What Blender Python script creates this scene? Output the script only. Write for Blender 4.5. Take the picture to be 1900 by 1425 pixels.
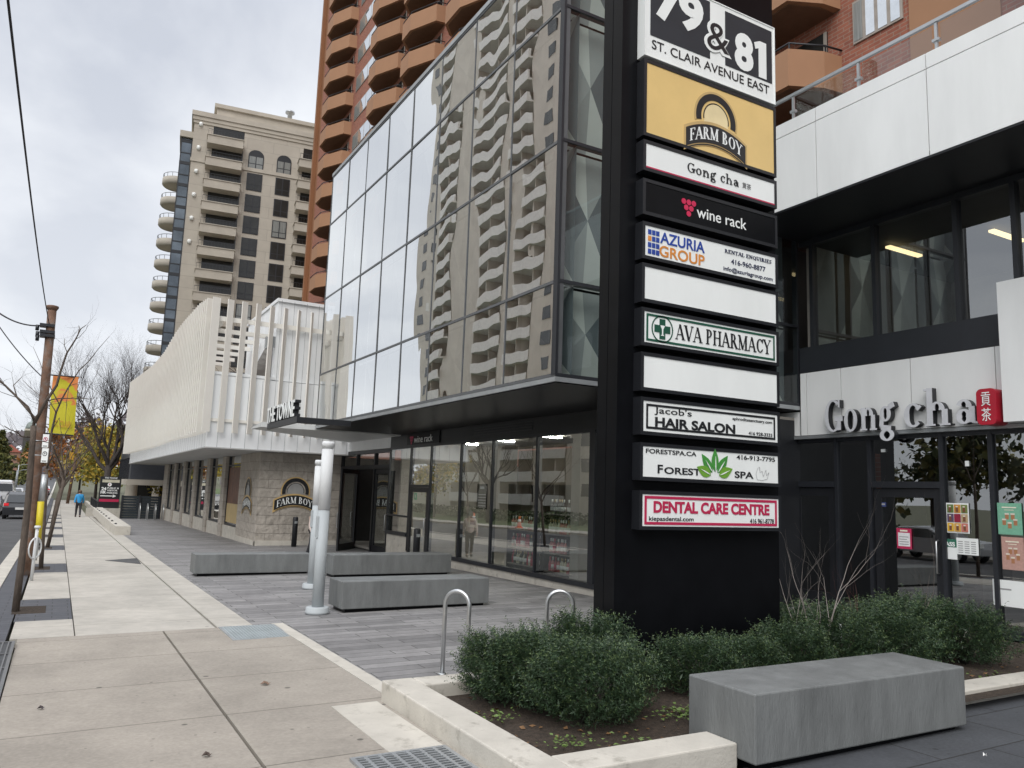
import bpy, math, random
from mathutils import Vector, Matrix, Quaternion
R = math.radians
for o in list(bpy.data.objects):
    bpy.data.objects.remove(o)
SC = bpy.context.scene
COL = SC.collection

# ------------------------------------------------------------------ camera
EYE = Vector((0.0, 0.0, 1.75))
YAW, PITCH, ROLL, FPX = 0.515858554, 0.139580259, 0.0342871407, 1455.9
_f = Vector((math.sin(YAW)*math.cos(PITCH), math.cos(YAW)*math.cos(PITCH), math.sin(PITCH)))
_r0 = Vector((math.cos(YAW), -math.sin(YAW), 0)); _u0 = _r0.cross(_f)
CR = _r0*math.cos(ROLL) + _u0*math.sin(ROLL)
CU = _u0*math.cos(ROLL) - _r0*math.sin(ROLL)
CF = _f
cd = bpy.data.cameras.new("camera"); cam = bpy.data.objects.new("camera", cd); COL.objects.link(cam)
cd.sensor_width = 36.0; cd.lens = FPX/1900*36; cd.clip_start = 0.05; cd.clip_end = 5000
m = Matrix((CR, CU, -CF)).transposed().to_4x4(); m.translation = EYE
cam.matrix_world = m
SC.camera = cam

# ------------------------------------------------------------------ sky, sun, exposure
SC.view_settings.view_transform = 'Standard'; SC.view_settings.look = 'None'
SC.view_settings.exposure = 0.30; SC.view_settings.gamma = 1.0
SUN_EL, SUN_AZ = R(44), R(222)          # azimuth measured clockwise from +Y
W = bpy.data.worlds.new("World"); SC.world = W; W.use_nodes = True
nt = W.node_tree; nt.nodes.clear()
def N(t, **k):
    n = nt.nodes.new(t)
    for a, b in k.items():
        setattr(n, a, b)
    return n
out = N('ShaderNodeOutputWorld'); bg = N('ShaderNodeBackground'); bg.inputs[1].default_value = 0.1
sky = N('ShaderNodeTexSky', sky_type='NISHITA', sun_disc=False); sky.sun_elevation = SUN_EL; sky.sun_rotation = SUN_AZ
tc = N('ShaderNodeTexCoord'); sep = N('ShaderNodeSeparateXYZ'); nt.links.new(tc.outputs['Generated'], sep.inputs[0])
def M(op, a, b=None):
    n = N('ShaderNodeMath', operation=op)
    for i, v in enumerate((a, b)):
        if v is None: continue
        if isinstance(v, (int, float)): n.inputs[i].default_value = v
        else: nt.links.new(v, n.inputs[i])
    return n.outputs[0]
zz = M('ADD', M('MAXIMUM', sep.outputs[2], 0.0), 0.22)
cmb = N('ShaderNodeCombineXYZ')
nt.links.new(M('DIVIDE', sep.outputs[0], zz), cmb.inputs[0]); nt.links.new(M('DIVIDE', sep.outputs[1], zz), cmb.inputs[1])
nz = N('ShaderNodeTexNoise'); nz.inputs['Scale'].default_value = 1.25; nz.inputs['Detail'].default_value = 7; nz.inputs['Roughness'].default_value = 0.52; nz.inputs['Distortion'].default_value = 0.35
mp = N('ShaderNodeMapping'); mp.inputs['Location'].default_value = (3.3, 1.2, 0.0); mp.inputs['Scale'].default_value = (1.0, 0.75, 1)
nt.links.new(cmb.outputs[0], mp.inputs[0]); nt.links.new(mp.outputs[0], nz.inputs['Vector'])
rp = N('ShaderNodeValToRGB'); nt.links.new(nz.outputs['Fac'], rp.inputs[0])
e = rp.color_ramp.elements
e[0].position = 0.40; e[0].color = (0.535, 0.565, 0.63, 1)
e[1].position = 0.60; e[1].color = (0.80, 0.825, 0.86, 1)
e2 = e.new(0.50); e2.color = (0.675, 0.70, 0.75, 1)
sc10 = N('ShaderNodeVectorMath', operation='SCALE'); sc10.inputs['Scale'].default_value = 10.0
nt.links.new(rp.outputs[0], sc10.inputs[0])
mix = N('ShaderNodeMix', data_type='RGBA'); mix.inputs[0].default_value = 0.93
nt.links.new(sky.outputs[0], mix.inputs[6]); nt.links.new(sc10.outputs[0], mix.inputs[7])
# bright haze low over the horizon
hz = N('ShaderNodeMapRange'); hz.inputs[1].default_value = 0.0; hz.inputs[2].default_value = 0.45; hz.inputs[3].default_value = 1.0; hz.inputs[4].default_value = 0.0
nt.links.new(sep.outputs[2], hz.inputs[0])
mix2 = N('ShaderNodeMix', data_type='RGBA'); nt.links.new(M('MULTIPLY', hz.outputs[0], 0.6), mix2.inputs[0])
nt.links.new(mix.outputs[2], mix2.inputs[6]); mix2.inputs[7].default_value = (7.7, 7.95, 8.3, 1)
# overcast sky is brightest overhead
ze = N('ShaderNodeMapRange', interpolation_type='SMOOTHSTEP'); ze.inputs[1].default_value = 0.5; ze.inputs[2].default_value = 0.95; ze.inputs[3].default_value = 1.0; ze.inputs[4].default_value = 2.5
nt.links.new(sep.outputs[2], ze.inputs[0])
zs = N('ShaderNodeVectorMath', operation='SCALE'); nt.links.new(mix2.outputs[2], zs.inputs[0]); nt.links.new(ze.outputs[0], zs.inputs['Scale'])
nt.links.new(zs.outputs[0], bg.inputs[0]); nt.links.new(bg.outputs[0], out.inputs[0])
sd = bpy.data.lights.new("sun", 'SUN'); sun = bpy.data.objects.new("sun", sd); COL.objects.link(sun)
sd.energy = 1.5; sd.angle = R(45); sd.color = (1.0, 0.965, 0.92)
tosun = Vector((math.sin(SUN_AZ)*math.cos(SUN_EL), math.cos(SUN_AZ)*math.cos(SUN_EL), math.sin(SUN_EL)))
sun.rotation_euler = tosun.to_track_quat('Z', 'Y').to_euler(); sun.location = (-20, -20, 40)
SC.cycles.max_bounces = 8; SC.cycles.transparent_max_bounces = 12; SC.cycles.glossy_bounces = 4
SC.cycles.use_denoising = True
SC.cycles.sample_clamp_indirect = 6.0

# ------------------------------------------------------------------ measuring helpers (photo pixel on a known plane -> world point)
def ray(px, py): return CF + CR*((px-950)/FPX) + CU*((712.5-py)/FPX)
def PX(px, py, x): d = ray(px, py); return EYE + d*(x/d.x)
def PY(px, py, y): d = ray(px, py); return EYE + d*(y/d.y)
def PZ(px, py, z): d = ray(px, py); return EYE + d*((z-EYE.z)/d.z)
def gz(x, y):
    z = 0.008*max(-14, min(14, x))
    if y < 70: return z - 0.012*y
    t = y-70
    return z - 0.84 + 0.0000298*t*t if t < 230 else z + 0.737 + 0.0137*(t-230)
def G(px, py):
    d = ray(px, py)
    t = 1.75/(-(d.z - 0.008*d.x + 0.012*d.y))
    return EYE + d*t

# ------------------------------------------------------------------ materials
MATS = {}
def mat(name, col, rough=0.6, metal=0.0, var=0.12, scale=3.0, bump=0.0, bscale=60.0, spec=0.5, dirt=None, stretch=(1, 1, 1), emit=0, coat=0, detail=6):
    if name in MATS: return MATS[name]
    mt = bpy.data.materials.new(name); mt.use_nodes = True; MATS[name] = mt
    t = mt.node_tree; b = t.nodes['Principled BSDF']
    b.inputs['Roughness'].default_value = rough; b.inputs['Metallic'].default_value = metal
    b.inputs['Specular IOR Level'].default_value = spec
    if coat: b.inputs['Coat Weight'].default_value = coat
    c = t.nodes.new('ShaderNodeTexCoord'); mpp = t.nodes.new('ShaderNodeMapping'); mpp.inputs['Scale'].default_value = stretch
    t.links.new(c.outputs['Object'], mpp.inputs[0])
    n = t.nodes.new('ShaderNodeTexNoise'); n.inputs['Scale'].default_value = scale; n.inputs['Detail'].default_value = detail; n.inputs['Roughness'].default_value = 0.6
    t.links.new(mpp.outputs[0], n.inputs['Vector'])
    r = t.nodes.new('ShaderNodeValToRGB'); t.links.new(n.outputs['Fac'], r.inputs[0])
    lo = tuple(max(0, v*(1-var)) for v in col); hi = tuple(min(1, v*(1+var)) for v in col)
    r.color_ramp.elements[0].position = 0.3; r.color_ramp.elements[1].position = 0.7
    r.color_ramp.elements[0].color = lo+(1,); r.color_ramp.elements[1].color = hi+(1,)
    src = r.outputs[0]
    if dirt:
        n2 = t.nodes.new('ShaderNodeTexNoise'); n2.inputs['Scale'].default_value = dirt[0]; n2.inputs['Detail'].default_value = 9; n2.inputs['Roughness'].default_value = 0.7
        t.links.new(c.outputs['Object'], n2.inputs['Vector'])
        r2 = t.nodes.new('ShaderNodeValToRGB'); r2.color_ramp.elements[0].position = dirt[1]; r2.color_ramp.elements[1].position = dirt[1]+0.12
        t.links.new(n2.outputs['Fac'], r2.inputs[0])
        mx = t.nodes.new('ShaderNodeMix'); mx.data_type = 'RGBA'; mx.inputs[7].default_value = dirt[2]+(1,)
        mm = t.nodes.new('ShaderNodeMath'); mm.operation = 'MULTIPLY'; mm.inputs[1].default_value = dirt[3]; t.links.new(r2.outputs[0], mm.inputs[0])
        t.links.new(mm.outputs[0], mx.inputs[0]); t.links.new(src, mx.inputs[6]); src = mx.outputs[2]
    t.links.new(src, b.inputs['Base Color'])
    if emit:
        b.inputs['Emission Color'].default_value = col+(1,); b.inputs['Emission Strength'].default_value = emit
    if bump:
        n3 = t.nodes.new('ShaderNodeTexNoise'); n3.inputs['Scale'].default_value = bscale; n3.inputs['Detail'].default_value = 5
        t.links.new(mpp.outputs[0], n3.inputs['Vector'])
        bp = t.nodes.new('ShaderNodeBump'); bp.inputs['Strength'].default_value = bump; bp.inputs['Distance'].default_value = 0.02
        t.links.new(n3.outputs['Fac'], bp.inputs['Height']); t.links.new(bp.outputs[0], b.inputs['Normal'])
    return mt

def brickmat(name, c1, c2, cm, bw, rh, mortar, plane='XY', bump=0.4, rough=0.8, offset=0.5, var=0.15, vscale=8, squash=1.0, rockface=0.0, bias=0.0, spots=0.0):
    """brick / paver / cladding pattern; plane picks which object axes carry it"""
    mt = bpy.data.materials.new(name); mt.use_nodes = True; t = mt.node_tree; b = t.nodes['Principled BSDF']
    b.inputs['Roughness'].default_value = rough
    c = t.nodes.new('ShaderNodeTexCoord'); s = t.nodes.new('ShaderNodeSeparateXYZ'); k = t.nodes.new('ShaderNodeCombineXYZ')
    t.links.new(c.outputs['Object'], s.inputs[0])
    ax = {'X': 0, 'Y': 1, 'Z': 2}
    if plane == 'WZ':     # walls in both directions
        a = t.nodes.new('ShaderNodeMath'); a.operation = 'ADD'; t.links.new(s.outputs[0], a.inputs[0]); t.links.new(s.outputs[1], a.inputs[1])
        t.links.new(a.outputs[0], k.inputs[0]); t.links.new(s.outputs[2], k.inputs[1])
    else:
        sh = t.nodes.new('ShaderNodeMath'); sh.operation = 'ADD'; sh.inputs[1].default_value = 23.7; t.links.new(s.outputs[ax[plane[0]]], sh.inputs[0]); t.links.new(sh.outputs[0], k.inputs[0]); t.links.new(s.outputs[ax[plane[1]]], k.inputs[1])
    br = t.nodes.new('ShaderNodeTexBrick'); t.links.new(k.outputs[0], br.inputs['Vector'])
    br.inputs['Color1'].default_value = c1+(1,); br.inputs['Color2'].default_value = c2+(1,); br.inputs['Mortar'].default_value = cm+(1,)
    br.inputs['Scale'].default_value = 1.0; br.inputs['Mortar Size'].default_value = mortar; br.inputs['Brick Width'].default_value = bw; br.inputs['Row Height'].default_value = rh
    br.inputs['Mortar Smooth'].default_value = 0.1; br.inputs['Bias'].default_value = bias
    br.offset = offset; br.squash = squash
    n = t.nodes.new('ShaderNodeTexNoise'); n.inputs['Scale'].default_value = vscale; n.inputs['Detail'].default_value = 8; n.inputs['Roughness'].default_value = 0.65
    t.links.new(c.outputs['Object'], n.inputs['Vector'])
    mr = t.nodes.new('ShaderNodeMapRange'); mr.inputs[3].default_value = 1-var*1.6; mr.inputs[4].default_value = 1+var*1.6; t.links.new(n.outputs['Fac'], mr.inputs[0])
    vm = t.nodes.new('ShaderNodeVectorMath'); vm.operation = 'SCALE'; t.links.new(br.outputs['Color'], vm.inputs[0]); t.links.new(mr.outputs[0], vm.inputs['Scale'])
    csrc = vm.outputs[0]
    if spots:        # trodden gum, drips and grime
        for sc_, th, dk in ((2.0, .06, .38), (5.5, .075, .62)):
            vo = t.nodes.new('ShaderNodeTexVoronoi'); vo.inputs['Scale'].default_value = sc_; t.links.new(c.outputs['Object'], vo.inputs['Vector'])
            cr_ = t.nodes.new('ShaderNodeMapRange'); cr_.inputs[1].default_value = th*.7; cr_.inputs[2].default_value = th; cr_.inputs[3].default_value = dk+(1-dk)*(1-spots); cr_.inputs[4].default_value = 1.0; t.links.new(vo.outputs['Distance'], cr_.inputs[0])
            v2 = t.nodes.new('ShaderNodeVectorMath'); v2.operation = 'SCALE'; t.links.new(csrc, v2.inputs[0]); t.links.new(cr_.outputs[0], v2.inputs['Scale']); csrc = v2.outputs[0]
        nb = t.nodes.new('ShaderNodeTexNoise'); nb.inputs['Scale'].default_value = 0.9; nb.inputs['Detail'].default_value = 7; nb.inputs['Roughness'].default_value = .7; t.links.new(c.outputs['Object'], nb.inputs['Vector'])
        mb_ = t.nodes.new('ShaderNodeMapRange'); mb_.inputs[1].default_value = .35; mb_.inputs[2].default_value = .65; mb_.inputs[3].default_value = .82; mb_.inputs[4].default_value = 1.1; t.links.new(nb.outputs['Fac'], mb_.inputs[0])
        v3 = t.nodes.new('ShaderNodeVectorMath'); v3.operation = 'SCALE'; t.links.new(csrc, v3.inputs[0]); t.links.new(mb_.outputs[0], v3.inputs['Scale']); csrc = v3.outputs[0]
    t.links.new(csrc, b.inputs['Base Color'])
    bp = t.nodes.new('ShaderNodeBump'); bp.inputs['Strength'].default_value = bump; bp.inputs['Distance'].default_value = 0.03 if rockface else 0.01
    inv = t.nodes.new('ShaderNodeMath'); inv.operation = 'MULTIPLY_ADD'; inv.inputs[1].default_value = -1.0; inv.inputs[2].default_value = 1.0
    t.links.new(br.outputs['Fac'], inv.inputs[0])
    n2 = t.nodes.new('ShaderNodeTexNoise'); n2.inputs['Scale'].default_value = 5.0 if rockface else 40; n2.inputs['Detail'].default_value = 6; t.links.new(c.outputs['Object'], n2.inputs['Vector'])
    ad = t.nodes.new('ShaderNodeMath'); ad.operation = 'MULTIPLY_ADD'; ad.inputs[1].default_value = rockface if rockface else 0.25
    t.links.new(n2.outputs['Fac'], ad.inputs[0]); t.links.new(inv.outputs[0], ad.inputs[2])
    t.links.new(ad.outputs[0], bp.inputs['Height']); t.links.new(bp.outputs[0], b.inputs['Normal'])
    return mt

def glassmat(name, refl, tint=(0.75, 0.8, 0.8), wav=0.0, wscale=1.0, graze=0.25, stretch=(1, 1, 1), rcol=(0.93, 0.95, 0.95)):
    mt = bpy.data.materials.new(name); mt.use_nodes = True; t = mt.node_tree; t.nodes.clear()
    o = t.nodes.new('ShaderNodeOutputMaterial'); mx = t.nodes.new('ShaderNodeMixShader')
    tr = t.nodes.new('ShaderNodeBsdfTransparent'); tr.inputs[0].default_value = tint+(1,)
    gl = t.nodes.new('ShaderNodeBsdfGlossy'); gl.inputs['Color'].default_value = rcol+(1,); gl.inputs['Roughness'].default_value = 0.0
    lw = t.nodes.new('ShaderNodeLayerWeight'); lw.inputs[0].default_value = 0.35
    ma = t.nodes.new('ShaderNodeMath'); ma.operation = 'MULTIPLY_ADD'; ma.inputs[1].default_value = graze; ma.inputs[2].default_value = refl; ma.use_clamp = True
    t.links.new(lw.outputs['Facing'], ma.inputs[0]); t.links.new(ma.outputs[0], mx.inputs[0])
    t.links.new(tr.outputs[0], mx.inputs[1]); t.links.new(gl.outputs[0], mx.inputs[2]); t.links.new(mx.outputs[0], o.inputs[0])
    if wav:
        c = t.nodes.new('ShaderNodeTexCoord'); mpp = t.nodes.new('ShaderNodeMapping'); mpp.inputs['Scale'].default_value = stretch
        t.links.new(c.outputs['Object'], mpp.inputs[0])
        n = t.nodes.new('ShaderNodeTexNoise'); n.inputs['Scale'].default_value = wscale; n.inputs['Detail'].default_value = 1.5; t.links.new(mpp.outputs[0], n.inputs['Vector'])
        bp = t.nodes.new('ShaderNodeBump'); bp.inputs['Strength'].default_value = 1.0; bp.inputs['Distance'].default_value = wav
        t.links.new(n.outputs['Fac'], bp.inputs['Height']); t.links.new(bp.outputs[0], gl.inputs['Normal'])
    return mt

# ------------------------------------------------------------------ mesh builder
ORG = {}
class MB:
    def __init__(s): s.v = []; s.f = []; s.mi = []; s.cur = 0; s.sm = []; s.smooth = False
    def face(s, idx): s.f.append(tuple(idx)); s.mi.append(s.cur); s.sm.append(s.smooth)
    def add(s, vs): b = len(s.v); s.v += [Vector(p) for p in vs]; return b
    def quad(s, a, b, c, d): i = s.add((a, b, c, d)); s.face((i, i+1, i+2, i+3)); return s
    def tri(s, a, b, c): i = s.add((a, b, c)); s.face((i, i+1, i+2)); return s
    def hexa(s, p):      # 8 points: bottom loop 0-3 ccw, top loop 4-7
        i = s.add(p)
        for q in ((3, 2, 1, 0), (4, 5, 6, 7), (0, 1, 5, 4), (1, 2, 6, 5), (2, 3, 7, 6), (3, 0, 4, 7)): s.face([i+k for k in q])
        return s
    def box(s, x0, x1, y0, y1, z0, z1):
        x0, x1 = min(x0, x1), max(x0, x1); y0, y1 = min(y0, y1), max(y0, y1); z0, z1 = min(z0, z1), max(z0, z1)
        return s.hexa([(x0, y0, z0), (x1, y0, z0), (x1, y1, z0), (x0, y1, z0), (x0, y0, z1), (x1, y0, z1), (x1, y1, z1), (x0, y1, z1)])
    def cbox(s, x0, x1, y0, y1, z0, z1, c=0.008):     # box with chamfered edges
        import bmesh as bmm
        bm = bmm.new(); bmm.ops.create_cube(bm, size=1.0)
        for v in bm.verts: v.co = Vector((x0+(v.co.x+.5)*(x1-x0), y0+(v.co.y+.5)*(y1-y0), z0+(v.co.z+.5)*(z1-z0)))
        bmm.ops.bevel(bm, geom=list(bm.edges), offset=c, segments=2, affect='EDGES', profile=0.5)
        b = s.add([v.co for v in bm.verts])
        for f in bm.faces: s.face([b+v.index for v in f.verts])
        bm.free(); return s
    def obox(s, c, ax, ay, az):   # centre + half-axis vectors
        c = Vector(c); ax = Vector(ax); ay = Vector(ay); az = Vector(az)
        return s.hexa([c-ax-ay-az, c+ax-ay-az, c+ax+ay-az, c-ax+ay-az, c-ax-ay+az, c+ax-ay+az, c+ax+ay+az, c-ax+ay+az])
    def prism(s, poly, d):        # planar polygon (3d points) extruded by vector d
        d = Vector(d); n = len(poly); b = s.add(poly); t = s.add([Vector(p)+d for p in poly])
        s.face([b+n-1-k for k in range(n)]); s.face([t+k for k in range(n)])
        for k in range(n): j = (k+1) % n; s.face((b+k, b+j, t+j, t+k))
        return s
    def tube(s, pts, rad, n=8, cap=True):
        pts = [Vector(p) for p in pts]; m = len(pts)
        if isinstance(rad, (int, float)): rad = [rad]*m
        up = None; rings = []
        for i in range(m):
            d = (pts[min(i+1, m-1)]-pts[max(i-1, 0)])
            if d.length < 1e-9: d = Vector((0, 0, 1))
            d.normalize()
            if up is None:
                up = Vector((1, 0, 0)) if abs(d.x) < 0.8 else Vector((0, 1, 0))
            up = (up - d*up.dot(d)); up.normalize(); w = d.cross(up)
            rings.append(s.add([pts[i]+(up*math.cos(2*math.pi*k/n)+w*math.sin(2*math.pi*k/n))*rad[i] for k in range(n)]))
        sm = s.smooth; s.smooth = True
        for i in range(m-1):
            for k in range(n):
                j = (k+1) % n; s.face((rings[i]+k, rings[i]+j, rings[i+1]+j, rings[i+1]+k))
        s.smooth = sm
        if cap:
            s.face([rings[0]+n-1-k for k in range(n)]); s.face([rings[-1]+k for k in range(n)])
        return s
    def lathe(s, c, prof, n=20, axis='Z'):
        c = Vector(c); rings = []
        for (r, h) in prof:
            ring = []
            for k in range(n):
                a = 2*math.pi*k/n; u, w = r*math.cos(a), r*math.sin(a)
                ring.append(c+(Vector((u, w, h)) if axis == 'Z' else Vector((h, u, w)) if axis == 'X' else Vector((u, h, -w))))
            rings.append(s.add(ring))
        sm = s.smooth; s.smooth = True
        for i in range(len(prof)-1):
            for k in range(n):
                j = (k+1) % n; s.face((rings[i]+k, rings[i]+j, rings[i+1]+j, rings[i+1]+k))
        s.smooth = sm
        s.face([rings[0]+n-1-k for k in range(n)]); s.face([rings[-1]+k for k in range(n)])
        return s
    def build(s, name, mats, parent=None, local=False, org=None):
        me = bpy.data.meshes.new(name)
        o = Vector((0, 0, 0))
        if parent is not None and not local: o = ORG[parent.name]
        if org is not None: o = Vector(org)
        me.from_pydata([tuple(v-o) for v in s.v], [], s.f)
        ms = mats if isinstance(mats, (list, tuple)) else [mats]
        for x in ms: me.materials.append(x)
        me.polygons.foreach_set('material_index', s.mi); me.polygons.foreach_set('use_smooth', s.sm)
        me.update()
        ob = bpy.data.objects.new(name, me); COL.objects.link(ob)
        if parent is not None:
            ob.parent = parent; ORG[ob.name] = ORG[parent.name].copy()
            if org is not None: ob.location = o-ORG[parent.name]; ORG[ob.name] = o.copy()
        else:
            ob.location = o; ORG[ob.name] = o.copy()
        return ob
def thing(name, label, cat, loc=(0, 0, 0), rz=0.0, group=None):
    o = bpy.data.objects.new(name, None); COL.objects.link(o); o.empty_display_size = 0.1
    o.location = loc; o.rotation_euler = (0, 0, rz); ORG[o.name] = Vector(loc)
    return tag(o, label, cat, group)
def tag(o, label=None, cat=None, group=None, kind=None):
    if label: o['label'] = label
    if cat: o['category'] = cat
    if group: o['group'] = group
    if kind: o['kind'] = kind
    return o
def dup(root, loc=None, rz=None, label=None, scale=None):
    r = root.copy(); COL.objects.link(r)
    if loc is not None: r.location = loc; ORG[r.name] = Vector(loc)
    if rz is not None: r.rotation_euler = (0, 0, rz)
    if scale is not None: r.scale = scale
    if label: r['label'] = label
    for ch in root.children:
        c = ch.copy(); COL.objects.link(c); c.parent = r
        for g in ch.children:
            d = g.copy(); COL.objects.link(d); d.parent = c
    return r

# ------------------------------------------------------------------ lettering
def sans_mesh(body, bold=0.0):
    cu = bpy.data.curves.new("t", 'FONT'); cu.body = body; cu.size = 1.0; cu.offset = bold; cu.resolution_u = 4
    ob = bpy.data.objects.new("t", cu); COL.objects.link(ob)
    dg = bpy.context.evaluated_depsgraph_get()
    me = bpy.data.meshes.new_from_object(ob.evaluated_get(dg))
    vs = [v.co.copy() for v in me.vertices]; fs = [tuple(p.vertices) for p in me.polygons]
    bpy.data.objects.remove(ob); bpy.data.curves.remove(cu); bpy.data.meshes.remove(me)
    return vs, fs
T_, K_ = 0.055, 0.15
GLY = {
 'A': (.80, "L .08 0 .38 1 t;L .38 1 .70 0 k;L .2 .33 .56 .33 t;S .08 0 .12;S .70 0 .15"),
 'B': (.70, "L .18 0 .18 1 k;A .32 .75 .21 .235 -95 95;A .32 .265 .27 .24 -95 95;L .06 .97 .34 .97 t;L .1 .51 .34 .51 t;L .06 .03 .34 .03 t"),
 'C': (.76, "A .42 .5 .34 .48 48 312;L .68 .98 .68 .7 t;L .68 .26 .62 .18 t"),
 'E': (.66, "L .18 0 .18 1 k;L .06 .97 .56 .97 t;L .18 .52 .44 .52 t;L .06 .03 .58 .03 t;L .56 .99 .56 .78 t;L .59 .01 .59 .24 t;L .44 .62 .44 .42 t"),
 'F': (.62, "L .18 0 .18 1 k;L .06 .97 .56 .97 t;L .18 .5 .42 .5 t;L .56 .99 .56 .78 t;L .42 .6 .42 .4 t;S .18 0 .16"),
 'H': (.84, "L .18 0 .18 1 k;L .66 0 .66 1 k;L .18 .52 .66 .52 t;S .18 0 .15;S .66 0 .15;S .18 1 .15;S .66 1 .15"),
 'I': (.38, "L .19 0 .19 1 k;S .19 0 .15;S .19 1 .15"),
 'L': (.62, "L .18 0 .18 1 k;L .06 .03 .56 .03 t;L .57 .01 .57 .25 t;S .18 1 .15"),
 'M': (1.0, "L .16 0 .16 1 t;L .16 1 .48 .03 k;L .48 .03 .78 1 t;L .80 0 .80 1 k;S .16 0 .12;S .80 0 .16;S .12 1 .1;S .84 1 .12"),
 'N': (.84, "L .16 0 .16 1 t;L .16 .98 .68 .02 k;L .68 0 .68 1 t;S .16 0 .12;S .12 1 .12;S .68 1 .13"),
 'O': (.84, "A .42 .5 .35 .48 0 360"),
 'P': (.66, "L .18 0 .18 1 k;A .32 .73 .24 .25 -95 95;L .06 .97 .34 .97 t;L .18 .48 .34 .48 t;S .18 0 .16"),
 'Q': (.84, "A .42 .5 .35 .48 0 360;L .45 .18 .78 -.2 k"),
 'R': (.76, "L .18 0 .18 1 k;A .32 .74 .22 .24 -95 95;L .06 .97 .34 .97 t;L .18 .5 .34 .5 t;L .36 .5 .64 0 k;S .18 0 .15;S .68 0 .1"),
 'S': (.60, "A .3 .74 .2 .235 35 265;A .3 .265 .22 .24 -145 85;L .49 .96 .49 .74 t;L .08 .04 .08 .26 t"),
 'T': (.72, "L .36 0 .36 1 k;L .06 .97 .66 .97 t;L .06 .99 .06 .74 t;L .66 .99 .66 .74 t;S .36 0 .16"),
 'U': (.80, "L .18 .3 .18 1 k;A .4 .32 .22 .3 180 360;L .62 .3 .62 1 t;S .18 1 .15;S .62 1 .12"),
 'V': (.78, "L .08 1 .38 0 k;L .38 0 .68 1 t;S .08 1 .15;S .68 1 .12"),
 'Y': (.78, "L .08 1 .38 .45 k;L .38 .45 .68 1 t;L .38 0 .38 .48 k;S .08 1 .15;S .68 1 .12;S .38 0 .16"),
 'W': (1.1, "L .08 1 .32 0 k;L .32 0 .54 1 t;L .54 1 .78 0 k;L .78 0 .98 1 t"),
 'G': (.86, "A .44 .5 .38 .49 50 318;L .70 .97 .70 .74 t;L .70 0.06 .70 .40 k;L .50 .40 .86 .40 k"),
 'o': (.70, "A .35 .33 .28 .34 0 360"),
 'n': (.80, "L .2 0 .2 .66 k;A .4 .42 .2 .24 0 180;L .6 0 .6 .44 k;S .2 0 .14;S .6 0 .14;S .14 .64 .08"),
 'g': (.72, "A .3 .44 .21 .22 0 360;A .34 -.16 .28 .17 0 360;L .16 .28 .12 .08 k;L .12 .06 .5 .02 k;L .44 .62 .64 .70 k"),
 'c': (.60, "A .33 .33 .26 .34 48 315;L .46 .56 .52 .5 k"),
 'h': (.80, "L .2 0 .2 1.05 k;A .4 .42 .2 .24 0 180;L .6 0 .6 .44 k;S .2 0 .14;S .6 0 .14;S .13 1.03 .09"),
 'a': (.70, "A .3 .2 .2 .2 0 360;A .3 .44 .2 .22 0 160;L .5 .04 .5 .46 k;L .5 .05 .64 .02 t"),
 ' ': (.34, ""),
}
def serif_polys(body):
    """each stroke as its own list of quads (2d)"""
    x = 0; res = []
    for ch in body:
        adv, spec = GLY.get(ch, (.5, ''))
        for st in spec.split(';'):
            p = st.split()
            if not p: continue
            w = {'t': T_, 'k': K_}
            if p[0] == 'L':
                a, b, c, d = map(float, p[1:5]); wd = w[p[5]]/2
                dv = Vector((c-a, d-b)); nrm = Vector((-dv.y, dv.x)).normalized()*wd
                if abs(dv.y) > .5 and abs(dv.x) > .1: nrm = Vector((-wd*1.1, 0))
                res.append([[(x+a+nrm.x, b+nrm.y), (x+a-nrm.x, b-nrm.y), (x+c-nrm.x, d-nrm.y), (x+c+nrm.x, d+nrm.y)]])
            elif p[0] == 'S':
                a, b, hw = map(float, p[1:4]); h = .05
                y0, y1 = (b, b+h) if b < .5 else (b-h, b)
                res.append([[(x+a-hw, y0), (x+a+hw, y0), (x+a+hw, y1), (x+a-hw, y1)]])
            else:
                cx, cy, rx, ry, a0, a1 = map(float, p[1:7]); n = max(6, int(abs(a1-a0)/15)); qs = []; prev = None
                for i in range(n+1):
                    an = R(a0+(a1-a0)*i/n); wd = T_+(K_-T_)*abs(math.cos(an))**1.3
                    dx, dy = math.cos(an), math.sin(an)
                    po = (x+cx+(rx)*dx, cy+(ry)*dy); pi = (x+cx+(rx-wd)*dx, cy+(ry-wd)*dy)
                    if prev: qs.append([prev[0], po, pi, prev[1]])
                    prev = (po, pi)
                res.append(qs)
        x += adv
    return res
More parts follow.
